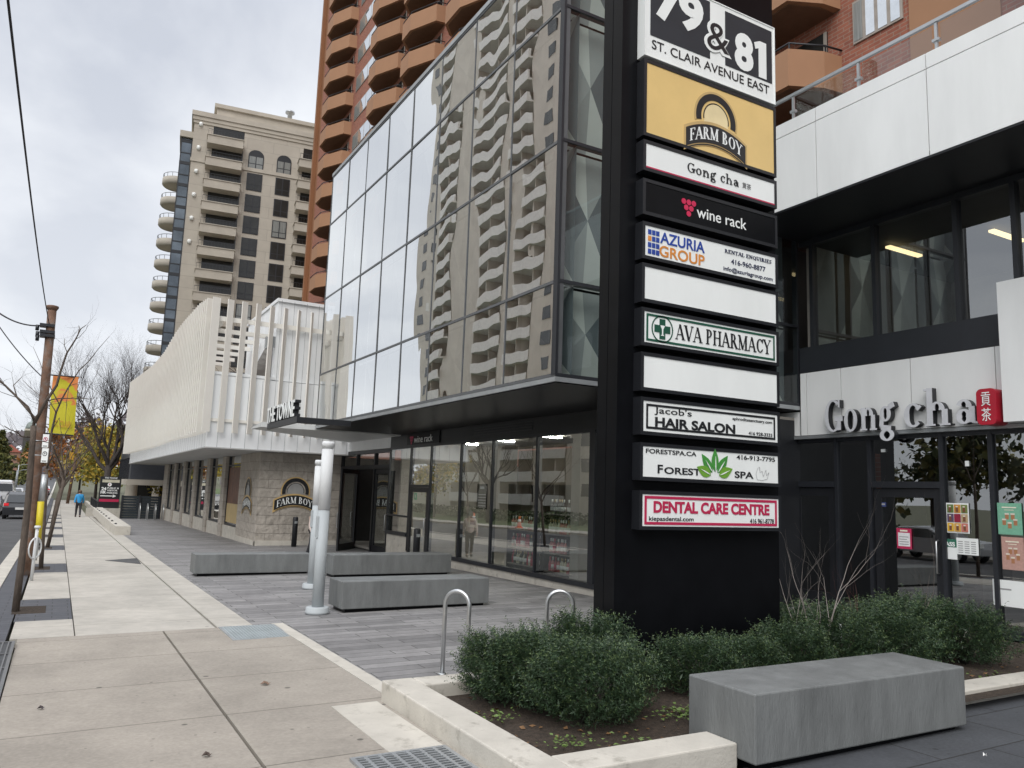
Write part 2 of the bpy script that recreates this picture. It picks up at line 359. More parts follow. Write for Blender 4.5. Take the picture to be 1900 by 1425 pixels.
class Plate:
    """a flat sign surface: lower-left corner, unit axes U (right), V (up), N (out)"""
    def __init__(s, p, U, V, w, h): s.p = Vector(p); s.U = Vector(U); s.V = Vector(V); s.N = s.U.cross(s.V); s.w = w; s.h = h
    def at(s, u, v, d=0): return s.p+s.U*(u*s.w)+s.V*(v*s.h)+s.N*d
    def rect(s, mb, u0, v0, u1, v1, d=0.002, t=0.003):
        b = mb.add([s.at(u0, v0, d), s.at(u1, v0, d), s.at(u1, v1, d), s.at(u0, v1, d)])
        mb.prism([s.at(u0, v0, d), s.at(u1, v0, d), s.at(u1, v1, d), s.at(u0, v1, d)], s.N*t)
    def frame(s, mb, u0, v0, u1, v1, w, d=0.002, t=0.003):   # w in metres
        a = w/s.w; b = w/s.h
        s.rect(mb, u0, v0, u1, v0+b, d, t); s.rect(mb, u0, v1-b, u1, v1, d, t); s.rect(mb, u0, v0+b, u0+a, v1-b, d, t); s.rect(mb, u1-a, v0+b, u1, v1-b, d, t)
    def poly(s, mb, pts, d=0.002, t=0.003): mb.prism([s.at(u, v, d) for u, v in pts], s.N*t)
    def text(s, mb, body, u0, v0, u1, v1, serif=False, bold=0.0, d=0.002, t=0.003, warp=None):
        if serif:
            polys = serif_polys(body); allp = [q for st in polys for g in st for q in g]
        else:
            vs, fs = sans_mesh(body, bold); allp = [(v.x, v.y) for v in vs]
        if not allp: return
        x0 = min(p[0] for p in allp); x1 = max(p[0] for p in allp); y0 = min(p[1] for p in allp); y1 = max(p[1] for p in allp)
        def mp_(p, dd):
            fu = (p[0]-x0)/(x1-x0); fv = (p[1]-y0)/(y1-y0)
            if warp: u, v = warp(fu, fv)
            else: u, v = u0+fu*(u1-u0), v0+fv*(v1-v0)
            return s.at(u, v, dd)
        if serif:
            for i, st in enumerate(polys):
                for q in st: mb.prism([mp_(p, d) for p in q], s.N*(t+0.00035*(i % 9)))
        else:
            # only outline-free flat faces lifted by t: front faces plus side walls from boundary edges
            b = mb.add([mp_(p, d+t) for p in allp])
            cnt = {}
            for f in fs:
                mb.face([b+i for i in f])
                for k in range(len(f)):
                    e_ = (f[k], f[(k+1) % len(f)]); cnt[e_] = 1
            bb = mb.add([mp_(p, d) for p in allp])
            for (i, j) in cnt:
                if (j, i) not in cnt: mb.face((b+j, b+i, bb+i, bb+j))
# ------------------------------------------------------------------ material set
black = mat('black_metal', (0.012, 0.013, 0.016), 0.42, var=0.15)
blackg = mat('black_panel', (0.0045, 0.0048, 0.006), 0.32, var=0.25, spec=0.14)
darkm = mat('dark_frame', (0.018, 0.02, 0.025), 0.4)
white = mat('white_panel', (0.81, 0.82, 0.81), 0.5, var=0.06, scale=1.8, stretch=(1, 1, .2))
whitef = mat('white_fin', (0.77, 0.745, 0.685), 0.5, var=0.03)
whitec = mat('white_cladding', (0.79, 0.805, 0.81), 0.45, var=0.06, scale=1.5, stretch=(1, 1, .18))
signw = mat('sign_white', (0.87, 0.89, 0.87), 0.35, var=0.035, scale=3, stretch=(1, 1, .3))
signk = mat('sign_black', (0.015, 0.016, 0.018), 0.4)
gold = mat('sign_gold', (0.78, 0.55, 0.22), 0.4, var=0.04)
red = mat('sign_red', (0.50, 0.02, 0.08), 0.45, var=0.05)
blue = mat('sign_blue', (0.02, 0.06, 0.33), 0.45)
orange = mat('sign_orange', (0.72, 0.27, 0.05), 0.45)
steel = mat('brushed_steel', (0.55, 0.56, 0.56), 0.32, metal=0.9, var=0.06, scale=30)
galv = mat('galvanised_steel', (0.45, 0.47, 0.48), 0.45, metal=0.7, var=0.1)
benchm = mat('bench_concrete', (0.165, 0.172, 0.170), 0.62, var=0.22, scale=4.5, bump=0.3, bscale=60, dirt=(22.0, 0.62, (0.085, 0.088, 0.088), 0.7), stretch=(1, 1, 0.25), detail=10)
lightc = mat('light_concrete', (0.52, 0.49, 0.43), 0.75, var=0.12, scale=3, bump=0.2, bscale=50, dirt=(5, 0.56, (0.24, 0.22, 0.18), 0.6))
asphalt = mat('asphalt', (0.075, 0.076, 0.078), 0.85, var=0.25, scale=1.2, bump=0.3, bscale=120, dirt=(0.4, 0.5, (0.11, 0.11, 0.11), 0.5))
soilm = mat('soil', (0.045, 0.032, 0.022), 0.95, var=0.5, scale=25, bump=0.8, bscale=60)
earth = mat('earth', (0.10, 0.10, 0.06), 0.95, var=0.3, scale=0.5)
grassm = mat('lawn', (0.07, 0.10, 0.03), 0.9, var=0.4, scale=2)
walkf = brickmat('walk_aggregate', (0.35, 0.316, 0.27), (0.325, 0.294, 0.252), (0.17, 0.15, 0.125), 60, 1.36, 0.008, bump=0.25, rough=0.88, var=0.2, vscale=30, offset=0, spots=1.0)
walkm = brickmat('walk_concrete', (0.465, 0.438, 0.388), (0.43, 0.405, 0.36), (0.28, 0.255, 0.21), 60, 1.5, 0.008, bump=0.2, rough=0.85, var=0.13, vscale=6, offset=0, spots=.6)
paver = brickmat('plank_pavers', (0.27, 0.262, 0.258), (0.15, 0.146, 0.146), (0.055, 0.053, 0.05), 0.95, 0.205, 0.006, bump=0.35, rough=0.62, var=0.22, vscale=7, offset=0.37, bias=-0.2, spots=.6)
slate = brickmat('dark_paving', (0.075, 0.08, 0.088), (0.062, 0.066, 0.074), (0.03, 0.03, 0.03), 1.2, 0.6, 0.008, bump=0.3, rough=0.75, var=0.3, vscale=40, spots=.8)
bandm = brickmat('dark_band', (0.085, 0.088, 0.1), (0.07, 0.074, 0.085), (0.03, 0.03, 0.03), 0.4, 0.2, 0.006, bump=0.3, rough=0.7, var=0.25, vscale=12)
stonem = brickmat('rockface_stone', (0.43, 0.39, 0.34), (0.37, 0.335, 0.29), (0.27, 0.245, 0.21), 0.9, 0.31, 0.006, plane='WZ', bump=1.0, rough=0.85, var=0.2, vscale=4, rockface=2.6)
brickm = brickmat('red_brick', (0.33, 0.115, 0.07), (0.26, 0.085, 0.055), (0.30, 0.20, 0.15), 0.42, 0.13, 0.014, plane='WZ', bump=0.5, rough=0.85, var=0.25, vscale=3)
beigest = brickmat('precast_stone', (0.475, 0.435, 0.37), (0.445, 0.405, 0.345), (0.32, 0.29, 0.25), 3.2, 1.45, 0.02, plane='WZ', bump=0.3, rough=0.8, var=0.12, vscale=0.6)
beigep = mat('precast_plain', (0.47, 0.43, 0.365), 0.8, var=0.1, scale=0.6)
beigew = mat('stucco_pale', (0.64, 0.60, 0.52), 0.85, var=0.08, scale=0.5, dirt=(0.3, 0.55, (0.55, 0.51, 0.44), 0.5))
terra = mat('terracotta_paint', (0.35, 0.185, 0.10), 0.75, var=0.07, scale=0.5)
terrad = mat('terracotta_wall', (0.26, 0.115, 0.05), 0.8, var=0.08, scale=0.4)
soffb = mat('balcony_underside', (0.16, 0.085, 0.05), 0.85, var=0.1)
barkm = mat('bark', (0.10, 0.078, 0.062), 0.9, var=0.35, scale=20, bump=0.6, bscale=40, stretch=(1, 1, 0.3))
barkd = mat('bark_dark', (0.055, 0.045, 0.04), 0.9, var=0.3, scale=6)
polem = mat('pole_rust', (0.15, 0.085, 0.055), 0.85, var=0.45, scale=5, bump=0.4, bscale=30, dirt=(6, 0.5, (0.16, 0.15, 0.14), 0.7))
polew = mat('column_white', (0.66, 0.67, 0.67), 0.65, var=0.03)
poleg = mat('column_grey', (0.42, 0.45, 0.46), 0.65, var=0.05, scale=2)
yellow = mat('yellow_guard', (0.62, 0.50, 0.02), 0.5)
winm = mat('window_dark', (0.030, 0.030, 0.029), 0.12, var=0.3, scale=0.7, spec=0.45)
winl = mat('window_curtain', (0.23, 0.24, 0.23), 0.15, var=0.3, scale=2.5, spec=0.8, stretch=(6, 6, .3))
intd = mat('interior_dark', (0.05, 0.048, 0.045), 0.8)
intl = mat('interior_pale', (0.30, 0.28, 0.25), 0.8)
fold_lit = mat('folded_lit', (0.62, 0.62, 0.58), 0.6, var=0.04)  # light and shade of the folds painted as separate tones
fold_shade = mat('folded_shade', (0.16, 0.18, 0.19), 0.6, var=0.06)
fold_half = mat('folded_half', (0.36, 0.37, 0.36), 0.6, var=0.05)
lampm = mat('lamp_strip', (1.0, 0.80, 0.42), 0.5, var=0, emit=2.2)
g_face = glassmat('curtain_glass', 0.73, (0.80, 0.83, 0.82), wav=0.012, wscale=0.6, graze=0.22, stretch=(1, 1, 0.55), rcol=(.97, .98, .97))
g_end = glassmat('end_glass', 0.05, (0.74, 0.80, 0.79), wav=0.004, wscale=0.8, graze=0.10)
g_shop = glassmat('shop_glass', 0.19, (0.80, 0.84, 0.82), wav=0.0015, wscale=0.8, graze=0.38)
g_win = glassmat('dark_shop_glass', 0.24, (0.62, 0.64, 0.64), wav=0.002, wscale=0.7, graze=0.3)
g_rail = glassmat('rail_glass', 0.06, (0.72, 0.72, 0.70), graze=0.25)

# ------------------------------------------------------------------ setting: ground, road, pavements
def strip(name, x0, x1, y0, y1, dz, m, nx=2, thick=0):
    ys = [y0]; y = y0
    while y < y1:
        y += 6 if y < 80 else 18
        ys.append(min(y, y1))
    xs = [x0+(x1-x0)*i/nx for i in range(nx+1)]
    mb = MB(); b = mb.add([(x, y, gz(x, y)+dz) for y in ys for x in xs]); w = nx+1
    for j in range(len(ys)-1):
        for i in range(nx): a = b+j*w+i; mb.face((a, a+1, a+w+1, a+w))
    if thick:
        for j in range(len(ys)-1):
            for i, x in ((0, x0), (nx, x1)):
                a = b+j*w+i; p, q = mb.v[a], mb.v[a+w]
                mb.quad(p, q, q-Vector((0, 0, thick)), p-Vector((0, 0, thick))) if i else mb.quad(q, p, p-Vector((0, 0, thick)), q-Vector((0, 0, thick)))
        for jj in (0, len(ys)-1):
            p, q = mb.v[b+jj*w], mb.v[b+jj*w+nx]
            mb.quad(p, q, q-Vector((0, 0, thick)), p-Vector((0, 0, thick)))
    return tag(mb.build(name, m), kind='structure')
# one ground sheet to the horizon
ys = [-80, -40, 0, 30, 60, 70, 90, 120, 160, 200, 260, 340, 460, 700, 1200, 2500]; xs = [-900, -300, -100, -40, -14, 0, 14, 40, 100, 300, 900]
mb = MB(); b = mb.add([(x, y, gz(x, y)-0.16) for y in ys for x in xs])
for j in range(len(ys)-1):
    for i in range(len(xs)-1): a = b+j*len(xs)+i; mb.face((a, a+1, a+len(xs)+1, a+len(xs)))
tag(mb.build('ground', earth), kind='structure')
strip('road', -12.3, -0.99, -40, 500, -0.13, asphalt, 4)
strip('opposite_kerb', -12.55, -12.3, -40, 300, 0.0, lightc, 1, 0.15)
strip('opposite_sidewalk', -15.2, -12.56, -40, 300, 0.0, walkm, 1, 0.15)
strip('opposite_lawn', -33, -15.21, -40, 300, 0.0, grassm, 2, 0.15)
strip('kerb', -0.98, -0.72, -10, 300, 0.012, lightc, 1, 0.17)
# strip between kerb and walk: pale slabs with dark paved tree bands
strip('kerb_paving', -0.715, -0.36, -10, 120, 0.0, bandm, 1, 0.1)
cuts = [(12.6, 15.0)] + [(12.6+7.15*k, 14.9+7.15*k) for k in range(1, 8)]
y = 11.15
for a, c in cuts:
    strip('verge_slab', -0.32, 0.345, y, a-0.02, 0.004, walkm, 1, 0.1)
    strip('tree_band', -0.34, 0.345, a, c, 0.0, bandm, 1, 0.1)
    tag(MB().box(-0.40, 0.02, (a+c)/2-0.45, (a+c)/2+0.3, gz(0, a)-0.1, gz(0, (a+c)/2)+0.006).build('tree_pit_soil', soilm), kind='structure')
    y = c+0.02
strip('verge_slab', -0.32, 0.345, y, 110, 0.004, walkm, 1, 0.1)
strip('sidewalk_far', 0.36, 1.97, 11.15, 110, 0.0, walkm, 2, 0.1)
strip('sidewalk_border', 2.005, 2.46, 11.15, 64, 0.0, walkm, 1, 0.1)
strip('sidewalk_near', -0.24, 1.32, -6, 11.13, 0.004, walkf, 3, 0.1)
strip('sidewalk_wide', 1.345, 2.70, -6, 11.13, 0.004, walkf, 3, 0.1)
strip('sidewalk_edge', 2.705, 2.86, 6.7, 11.2, 0.006, lightc, 1, 0.1)
strip('concrete_patch', 2.16, 2.56, 5.30, 6.68, 0.008, lightc, 1, 0.05)
strip('plaza', 2.47, 15, 11.21, 58, -0.005, paver, 3, 0.1)
strip('plaza_near', 2.865, 15, 6.7, 11.205, -0.005, paver, 3, 0.1)
strip('dark_forecourt', 2.57, 30, -12, 4.11, -0.035, slate, 3, 0.1)
strip('side_forecourt', 6.75, 30, 4.11, 4.55, -0.035, slate, 3, 0.1)
strip('planter_soil', 2.8, 11.0, 4.3, 6.6, 0.05, soilm, 4)
for k in range(8): # weeds and litter in the crack are one mass
    pass
pt = [PX_ for PX_ in (G(195, 1040), G(262, 1047), G(254, 1036))]
mb = MB(); mb.prism([(p.x, p.y, gz(p.x, p.y)+.003) for p in pt], (0, 0, .004)); tag(mb.build('asphalt_patch', asphalt), kind='structure')
# ------------------------------------------------------------------ glass-clad shop building (street face x=XG, end face y=YE)
XG, YE, ZB, XW, XS = 6.234, 9.69, 3.53, 11.48, 8.86
COLS = [9.70, 11.28, 12.86, 14.44, 16.0, 17.57, 19.13, 20.69, 22.25]
ROWS = [3.53, 4.97, 7.22, 9.47, 10.95]
shop = thing('glass_building', 'glass fronted retail building with mirror panes overhanging a black shopfront', 'building', (XS, 15, -0.15))
rnd = random.Random(4)
def pane(p0, U, V, w, h, m, tilt=0.0, name='glass_pane', parent=None):
    """a glass sheet 12 mm thick, leaning by a hair like real glazing"""
    p0 = Vector(p0); U = Vector(U); V = Vector(V); Nn = U.cross(V)
    q = [p0, p0+U*w, p0+U*w+V*h, p0+V*h]
    a, b2 = rnd.uniform(-tilt, tilt), rnd.uniform(-tilt, tilt)
    off = [-a-b2, a-b2, a+b2, b2-a]
    mb = MB(); i = mb.add([q[k]+Nn*off[k] for k in range(4)]); mb.face((i, i+1, i+2, i+3))
    return mb.build(name, m, parent)
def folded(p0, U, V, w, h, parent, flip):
    """folded blind behind a pane: eight facets meeting at the middle, fold shading put in as colour"""
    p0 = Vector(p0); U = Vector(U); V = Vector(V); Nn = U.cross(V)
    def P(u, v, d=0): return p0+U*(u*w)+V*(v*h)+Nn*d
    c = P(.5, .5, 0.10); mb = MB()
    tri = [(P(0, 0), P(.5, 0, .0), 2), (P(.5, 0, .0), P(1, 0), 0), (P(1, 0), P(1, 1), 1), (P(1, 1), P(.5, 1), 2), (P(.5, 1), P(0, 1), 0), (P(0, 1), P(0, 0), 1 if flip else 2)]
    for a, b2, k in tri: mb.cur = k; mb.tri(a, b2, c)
    return mb.build('folded_panel', [fold_lit, fold_shade, fold_half], parent)
g = 0.03
for j in range(4):
    z0, z1 = ROWS[j], ROWS[j+1]
    for i in range(8):
        y0, y1 = COLS[i], COLS[i+1]
        pane((XG, y1-g, z0+g), (0, -1, 0), (0, 0, 1), y1-y0-2*g, z1-z0-2*g, g_face, 0.004, parent=shop)
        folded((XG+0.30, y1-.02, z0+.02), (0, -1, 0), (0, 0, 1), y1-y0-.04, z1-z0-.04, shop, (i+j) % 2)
    nx = 4; wd = (XW-XG)/nx
    for i in range(nx if j < 2 else 3):
        x0 = XG+i*wd
        pane((x0+g, YE, z0+g), (1, 0, 0), (0, 0, 1), wd-2*g, z1-z0-2*g, g_end, 0.002, parent=shop)
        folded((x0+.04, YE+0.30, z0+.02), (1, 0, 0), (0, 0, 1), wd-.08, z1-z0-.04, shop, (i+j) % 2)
mb = MB()
for y in COLS: mb.box(XG-0.012, XG+0.10, y-0.016, y+0.016, ZB, ROWS[-1])
for z in ROWS: mb.box(XG-0.014, XG+0.10, COLS[0]-.014, COLS[-1]+.016, z-0.022, z+0.022)
mb.build('mullion_grid', mat('mullion_grey', (.10, .105, .11), .4), shop)
mb = MB()
for i in range(5): mb.box(XG+i*wd-0.022, XG+i*wd+0.022, YE-0.016, YE+0.10, ZB, ROWS[-1] if i < 4 else 7.2)
for z in ROWS: mb.box(XG-.01, XW if z < 7.3 else XG+3*wd, YE-0.018, YE+0.10, z-0.026, z+0.026)
mb.build('mullion_grid', darkm, shop)
MB().box(XG-0.03, XG+0.35, YE-0.03, COLS[-1]+.02, ROWS[-1]+.025, ROWS[-1]+0.12).box(XG+.36, XG+3*wd, YE-0.03, YE+.3, ROWS[-1]+.025, ROWS[-1]+.12).build('roof_edge', galv, shop)
MB().box(XG+0.36, XG+3*wd, YE+.31, COLS[-1], ROWS[-1]-.2, ROWS[-1]+.02).box(XG+3*wd+.01, 18, YE+.1, COLS[-1], 7.8, 8.05).build('roof', darkm, shop)
MB().box(XG+3*wd-.06, XG+3*wd, YE+.11, COLS[-1]-.01, 7.3, ROWS[-1]-.21).build('side_wall', darkm, shop)
MB().box(XG-0.02, XW, YE-.02, COLS[-1]+.02, ZB-0.10, ZB-0.03).build('lower_edge', galv, shop)
MB().box(XG+.02, 17, YE+.02, COLS[-1], ZB-0.09, ZB-0.025).build('floor_slab', darkm, shop) if False else None
MB().box(XG+.02, XW-.05, YE+.02, COLS[-1], ZB-0.115, ZB-0.101).build('soffit', blackg, shop)
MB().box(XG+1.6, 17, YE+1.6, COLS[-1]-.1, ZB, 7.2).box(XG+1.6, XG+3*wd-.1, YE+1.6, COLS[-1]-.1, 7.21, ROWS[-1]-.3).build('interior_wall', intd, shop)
# --- shopfront under the overhang
SZ0, SZ1, YF, YN = 0.14, 3.03, 23.1, 11.0
mb = MB().box(XS-0.02, XS+.25, 9.9, YF, SZ1+.03, ZB-.116)
mb.build('fascia', black, shop)
mb = MB()
for k in range(4): mb.box(XS-.035, XS-.022, 14.6, 17.4, 3.16+k*.06, 3.19+k*.06)
mb.build('vent_louvre', darkm, shop)
MB().box(XS-.015, XS+.3, 9.9, 20.0, -0.35, 0.05).box(XS-.015, XS+.3, 21.45, YF-.05, -.45, 0.44).build('base_wall', lightc, shop)
posts = [9.95, 12.42, 14.4, 16.4, 18.1, 19.98, 21.42, YF]
mb = MB()
for y in posts: mb.box(XS-.03, XS+.10, y-.03, y+.03, 0.05, SZ1)
mb.box(XS-.06, XS+.10, 9.9, 19.95, 0.05, SZ0).box(XS-.06, XS+.10, 21.45, YF, .44, .54).box(XS-.032, XS+.1, 9.9, YF, SZ1-.035, SZ1+.03)
mb.box(XS-.05, XS+.12, 12.25, 12.36, 0.05, SZ1).box(XS-.033, XS+.09, 21.45, YF, .98, 1.03)
mb.build('storefront_frame', darkm, shop)
for a, c in zip(posts[:-1], posts[1:]):
    if abs(a-19.98) < .01: pane((XS, c-.03, 1.9), (0, -1, 0), (0, 0, 1), c-a-.06, SZ1-.04-1.9, g_shop, .001, 'storefront_pane', shop); continue
    z0 = SZ0 if a < 20 else .54
    pane((XS, c-.03, z0), (0, -1, 0), (0, 0, 1), c-a-.06, SZ1-.04-z0, g_shop, .001, 'storefront_pane', shop)
def door(y0, y1, x, z0, z1, parent, swing=0.0, gl=None, hinge='far', name='door', pull=True):
    """glazed aluminium door leaf in an x=const wall, hinged at its far or near side"""
    hy = y1 if hinge == 'far' else y0; sgn = -1 if hinge == 'far' else 1; w = y1-y0
    c, s = math.cos(swing), math.sin(swing)
    def P(a, d, z): return Vector((x - s*a + c*d*0 - d*c, hy + sgn*(c*a) - sgn*s*d, z))
    def bx(mb, a0, a1, d0, d1, zz0, zz1):
        mb.hexa([P(a0, d0, zz0), P(a1, d0, zz0), P(a1, d1, zz0), P(a0, d1, zz0), P(a0, d0, zz1), P(a1, d0, zz1), P(a1, d1, zz1), P(a0, d1, zz1)])
    mb = MB(); f = 0.14
    bx(mb, 0.01, f, -.025, .025, z0, z1); bx(mb, w-f, w-.01, -.025, .025, z0, z1); bx(mb, f, w-f, -.024, .024, z0, z0+.24); bx(mb, f, w-f, -.024, .024, z1-.14, z1)
    d = mb.build(name, black, parent)
    mb = MB(); i = mb.add([P(f, 0, z0+.24), P(w-f, 0, z0+.24), P(w-f, 0, z1-.14), P(f, 0, z1-.14)]); mb.face((i, i+1, i+2, i+3)); mb.build('pane', gl or g_shop, d)
    if pull:
        mb = MB(); a = w-.09
        mb.tube([P(a, .03, z0+.75), P(a, .085, z0+.77), P(a, .085, z0+1.23), P(a, .03, z0+1.25)], .014, 8); mb.build('handle', steel, d)
    return d
door(20.02, 21.39, XS, -.22, 1.86, shop)
MB().box(XS-.035, XS+.1, 19.98, 21.42, 1.865, 1.93).build('door_header', darkm, shop)
# entrance bay beyond the shop
EY0, EY1 = YF, 28.1
mb = MB()
for y in (23.16, 24.6, 26.4, 28.05): mb.box(XS+.02, XS+.14, y-.05, y+.05, -.3, 3.02)
mb.box(XS+.018, XS+.15, EY0, EY1, 2.42, 2.55).box(XS+.018, XS+.15, EY0, EY1, 2.93, 3.05)
mb.build('entrance_frame', black, shop)
for a, c in ((23.21, 24.55), (24.65, 26.35), (26.45, 28.0)): pane((XS+.08, c, 2.55), (0, -1, 0), (0, 0, 1), c-a, .38, g_shop, .001, 'transom_pane', shop)
door(23.22, 24.54, XS+.08, -.25, 2.40, shop, gl=g_shop)
door(24.66, 26.3, XS+.08, -.27, 2.40, shop, swing=R(38), gl=g_shop)
door(26.5, 28.0, XS+.08, -.28, 2.40, shop, gl=g_shop)
MB().box(XS+.02, XS+.25, EY0+.02, EY1, 3.06, 3.42).build('entrance_band', whitec, shop)
# shop interior
MB().box(13.4, 13.6, 9.9, 23.0, -.2, 3.2).build('back_wall', mat('shop_wall_brown', (.16, .135, .11), .8), shop)
MB().box(XS+.12, 13.4, 9.8, 28.0, -.2, -.12).build('interior_floor', intl, shop)
MB().box(XS+.26, 13.4, 9.8, 28.0, 3.25, 3.30).build('ceiling', intl, shop)
MB().box(XS+.05, 13.5, 9.80, 9.86, -.2, 3.25).build('side_wall', black, shop)
MB().box(XS+.3, 13.3, 22.9, 23.0, -.2, 3.25).build('partition', intl, shop)
MB().box(12.5, 12.6, 23.1, 28.0, -.2, 3.25).build('lobby_wall', mat('lobby_brown', (0.20, 0.08, 0.045), .6), shop)
for y in (11.8, 14.2, 16.6, 19.0, 21.2):
    MB().box(10.1, 10.9, y-.03, y+.03, 3.19, 3.22).build('ceiling_lamp', mat('cool_lamp', (1, .97, .9), .5, var=0, emit=110.0), shop)

# --- wine shelves and bottles
def bottle_mb(h, r):
    return MB().lathe((0, 0, 0), [(r*.9, 0), (r, .01), (r, h*.58), (r*.75, h*.66), (r*.36, h*.75), (r*.34, h*.95), (r*.42, h*.96), (r*.42, h)], 8)
BOT = [('green_glass', (0.02, 0.035, 0.02)), ('rose_glass', (0.55, 0.20, 0.19)), ('pale_glass', (0.58, 0.55, 0.42)), ('red_label', (0.42, 0.05, 0.07)), ('dark_glass', (0.012, 0.012, 0.014)), ('amber_glass', (0.45, 0.26, 0.08))]
protos = []
for n, c in BOT:
    mb = bottle_mb(0.31, 0.042); bm_ = mb
    me = None
    protos.append((n, c, bm_))
btl = {}
def put_bottle(k, loc, label, group):
    n, c, mb = protos[k]
    if k not in btl:
        o = mb.build('wine_bottle', mat(n, c, 0.12, var=0.1, spec=0.7)); btl[k] = o
        MB().lathe((0, 0, 0), [(.0432, .06), (.0433, .15)], 8).build('bottle_label', signw if k != 3 else red, o, local=True)
        MB().lathe((0, 0, 0), [(.0175, .245), (.0185, .312)], 8).build('bottle_cap', mat('cap_gold', (.5, .36, .16), .35, metal=.6) if k in (2, 5, 0) else red if k == 3 else signw, o, local=True)
        tag(o, label, 'bottle', group); o.location = loc
    else:
        dup(btl[k], loc, label=label)
KL = ['dark green wine bottle with white label on the window shelves', 'rose pink wine bottle on the window shelves', 'pale clear wine bottle with gold cap on the window shelves',
      'wine bottle with red label on the window shelves', 'near black wine bottle with white cap on the window shelves', 'amber wine bottle with gold cap on the window shelves']
rb = random.Random(11)
def shelf_unit(y0, y1, x, levels, label, kinds):
    t = thing('display_shelf', label, 'shelf', (x, (y0+y1)/2, -.12), group='wine shelves behind the shop window')
    MB().box(x-.19, x+.19, y0, y0+.04, -.12, 2.0).box(x-.19, x+.19, y1-.04, y1, -.12, 2.0).box(x+.17, x+.19, y0+.04, y1-.04, -.12, 2.0).build('shelf_frame', blackg, t)
    for li, z in enumerate(levels):
        MB().box(x-.18, x+.17, y0+.04, y1-.04, z-.03, z).build('shelf_board', mat('shelf_grey', (.22, .20, .18), .5), t)
        y = y0+.12
        while y < y1-.1:
            k = rb.choice(kinds[li % len(kinds)])
            put_bottle(k, (x-.08+rb.uniform(-.02, .02), y, z), KL[k], 'bottles on the window shelves')
            y += rb.choice((.10, .10, .11, .2 if rb.random() < .3 else .1))
MB().box(9.0, 9.3, 13.0, 13.3, -.12, 3.24).build('pillar', intl, shop)
shelf_unit(13.5, 15.2, 9.75, [0.10, 0.50, 0.92, 1.36], 'tall dark shelf of wine bottles nearest the black sign pylon', [(3, 1, 2), (1, 3, 5), (1, 2, 2), (0, 0, 4)])
shelf_unit(15.6, 17.2, 9.95, [0.10, 0.50, 0.92], 'lower dark shelf of wine bottles left of the tall one', [(3, 0, 2), (1, 3, 0), (2, 2, 1)])
# ------------------------------------------------------------------ entrance canopy with its two columns and sign letters
CZ = 3.38
can = thing('entrance_canopy', 'thin pale canopy wing jutting out over the shop entrance', 'canopy', (6.5, 24.5, CZ))
poly = [(4.70, 23.6, CZ), (4.76, 22.5, CZ), (6.2, 22.29, CZ), (8.84, 22.29, CZ), (8.84, 27.2, CZ), (8.0, 26.45, CZ)]
mb = MB(); nP = len(poly); b = mb.add(poly); t_ = mb.add([Vector(p)+Vector((0, 0, .03 if i < 1 else .14)) for i, p in enumerate(poly)])
mb.face([b+k for k in range(nP)][::-1]); mb.face([t_+k for k in range(nP)])
for k in range(nP): j = (k+1) % nP; mb.face((b+k, b+j, t_+j, t_+k))
mb.build('canopy_slab', mat('canopy_grey', (0.55, 0.56, 0.55), .4, var=.05), can)
for lab, x, y, H__ in (('tall round pale grey column nearest the plaza bench', 3.55, 11.94, 2.46), ('second round pale column half hidden behind the first', 4.35, 15.1, 2.28)):
    z0 = gz(x, y); cl_ = thing('round_column', lab, 'column', (x, y, z0), group='round columns on the plaza')
    MB().lathe((x, y, 0), [(.088, z0+.05), (.086, 1.42)], 28).build('column_shaft', poleg, cl_)
    MB().lathe((x, y, 0), [(.091, 1.42), (.089, H__-.12)], 28).build('column_sleeve', polew, cl_)
    MB().lathe((x, y, 0), [(.178, z0), (.178, z0+.035), (.17, z0+.045), (.17, z0+.09), (.15, z0+.1)], 28).build('column_base', poleg, cl_)
    MB().lathe((x, y, 0), [(.080, H__-.12), (.080, H__-.09), (.096, H__-.085), (.096, H__-.03), (.085, H__)], 28).build('column_cap', polew, cl_)
    MB().box(x-.098, x-.07, y-.045, y+.05, 1.0, 1.32).build('access_plate', poleg, cl_)
XL = 4.85
a = PX(498, 786, XL); c = PX(549, 767, XL)
sg = thing('building_name_sign', 'white upright letters on a black rail along the canopy edge', 'sign', (XL, (a.y+c.y)/2, a.z))
MB().box(XL-.02, XL+.05, c.y-.2, a.y+.05, a.z-.16, a.z-.005).box(XL+.05, XL+1.33, c.y-.2, c.y+.05, a.z-.16, a.z-.02).build('letter_rail', black, sg)
pl = Plate((XL-.012, a.y, a.z), (0, -1, 0), (0, 0, 1), a.y-c.y, .42)
mb = MB(); pl.text(mb, 'THE TOWNE', 0, 0, 1, 1, bold=.012, d=0.03, t=.012); mb.build('letters', signw, sg)
mb = MB(); pl.text(mb, 'THE TOWNE', 0, 0, 1, 1, bold=.014, d=-0.12, t=.148); mb.build('letter_bodies', black, sg)
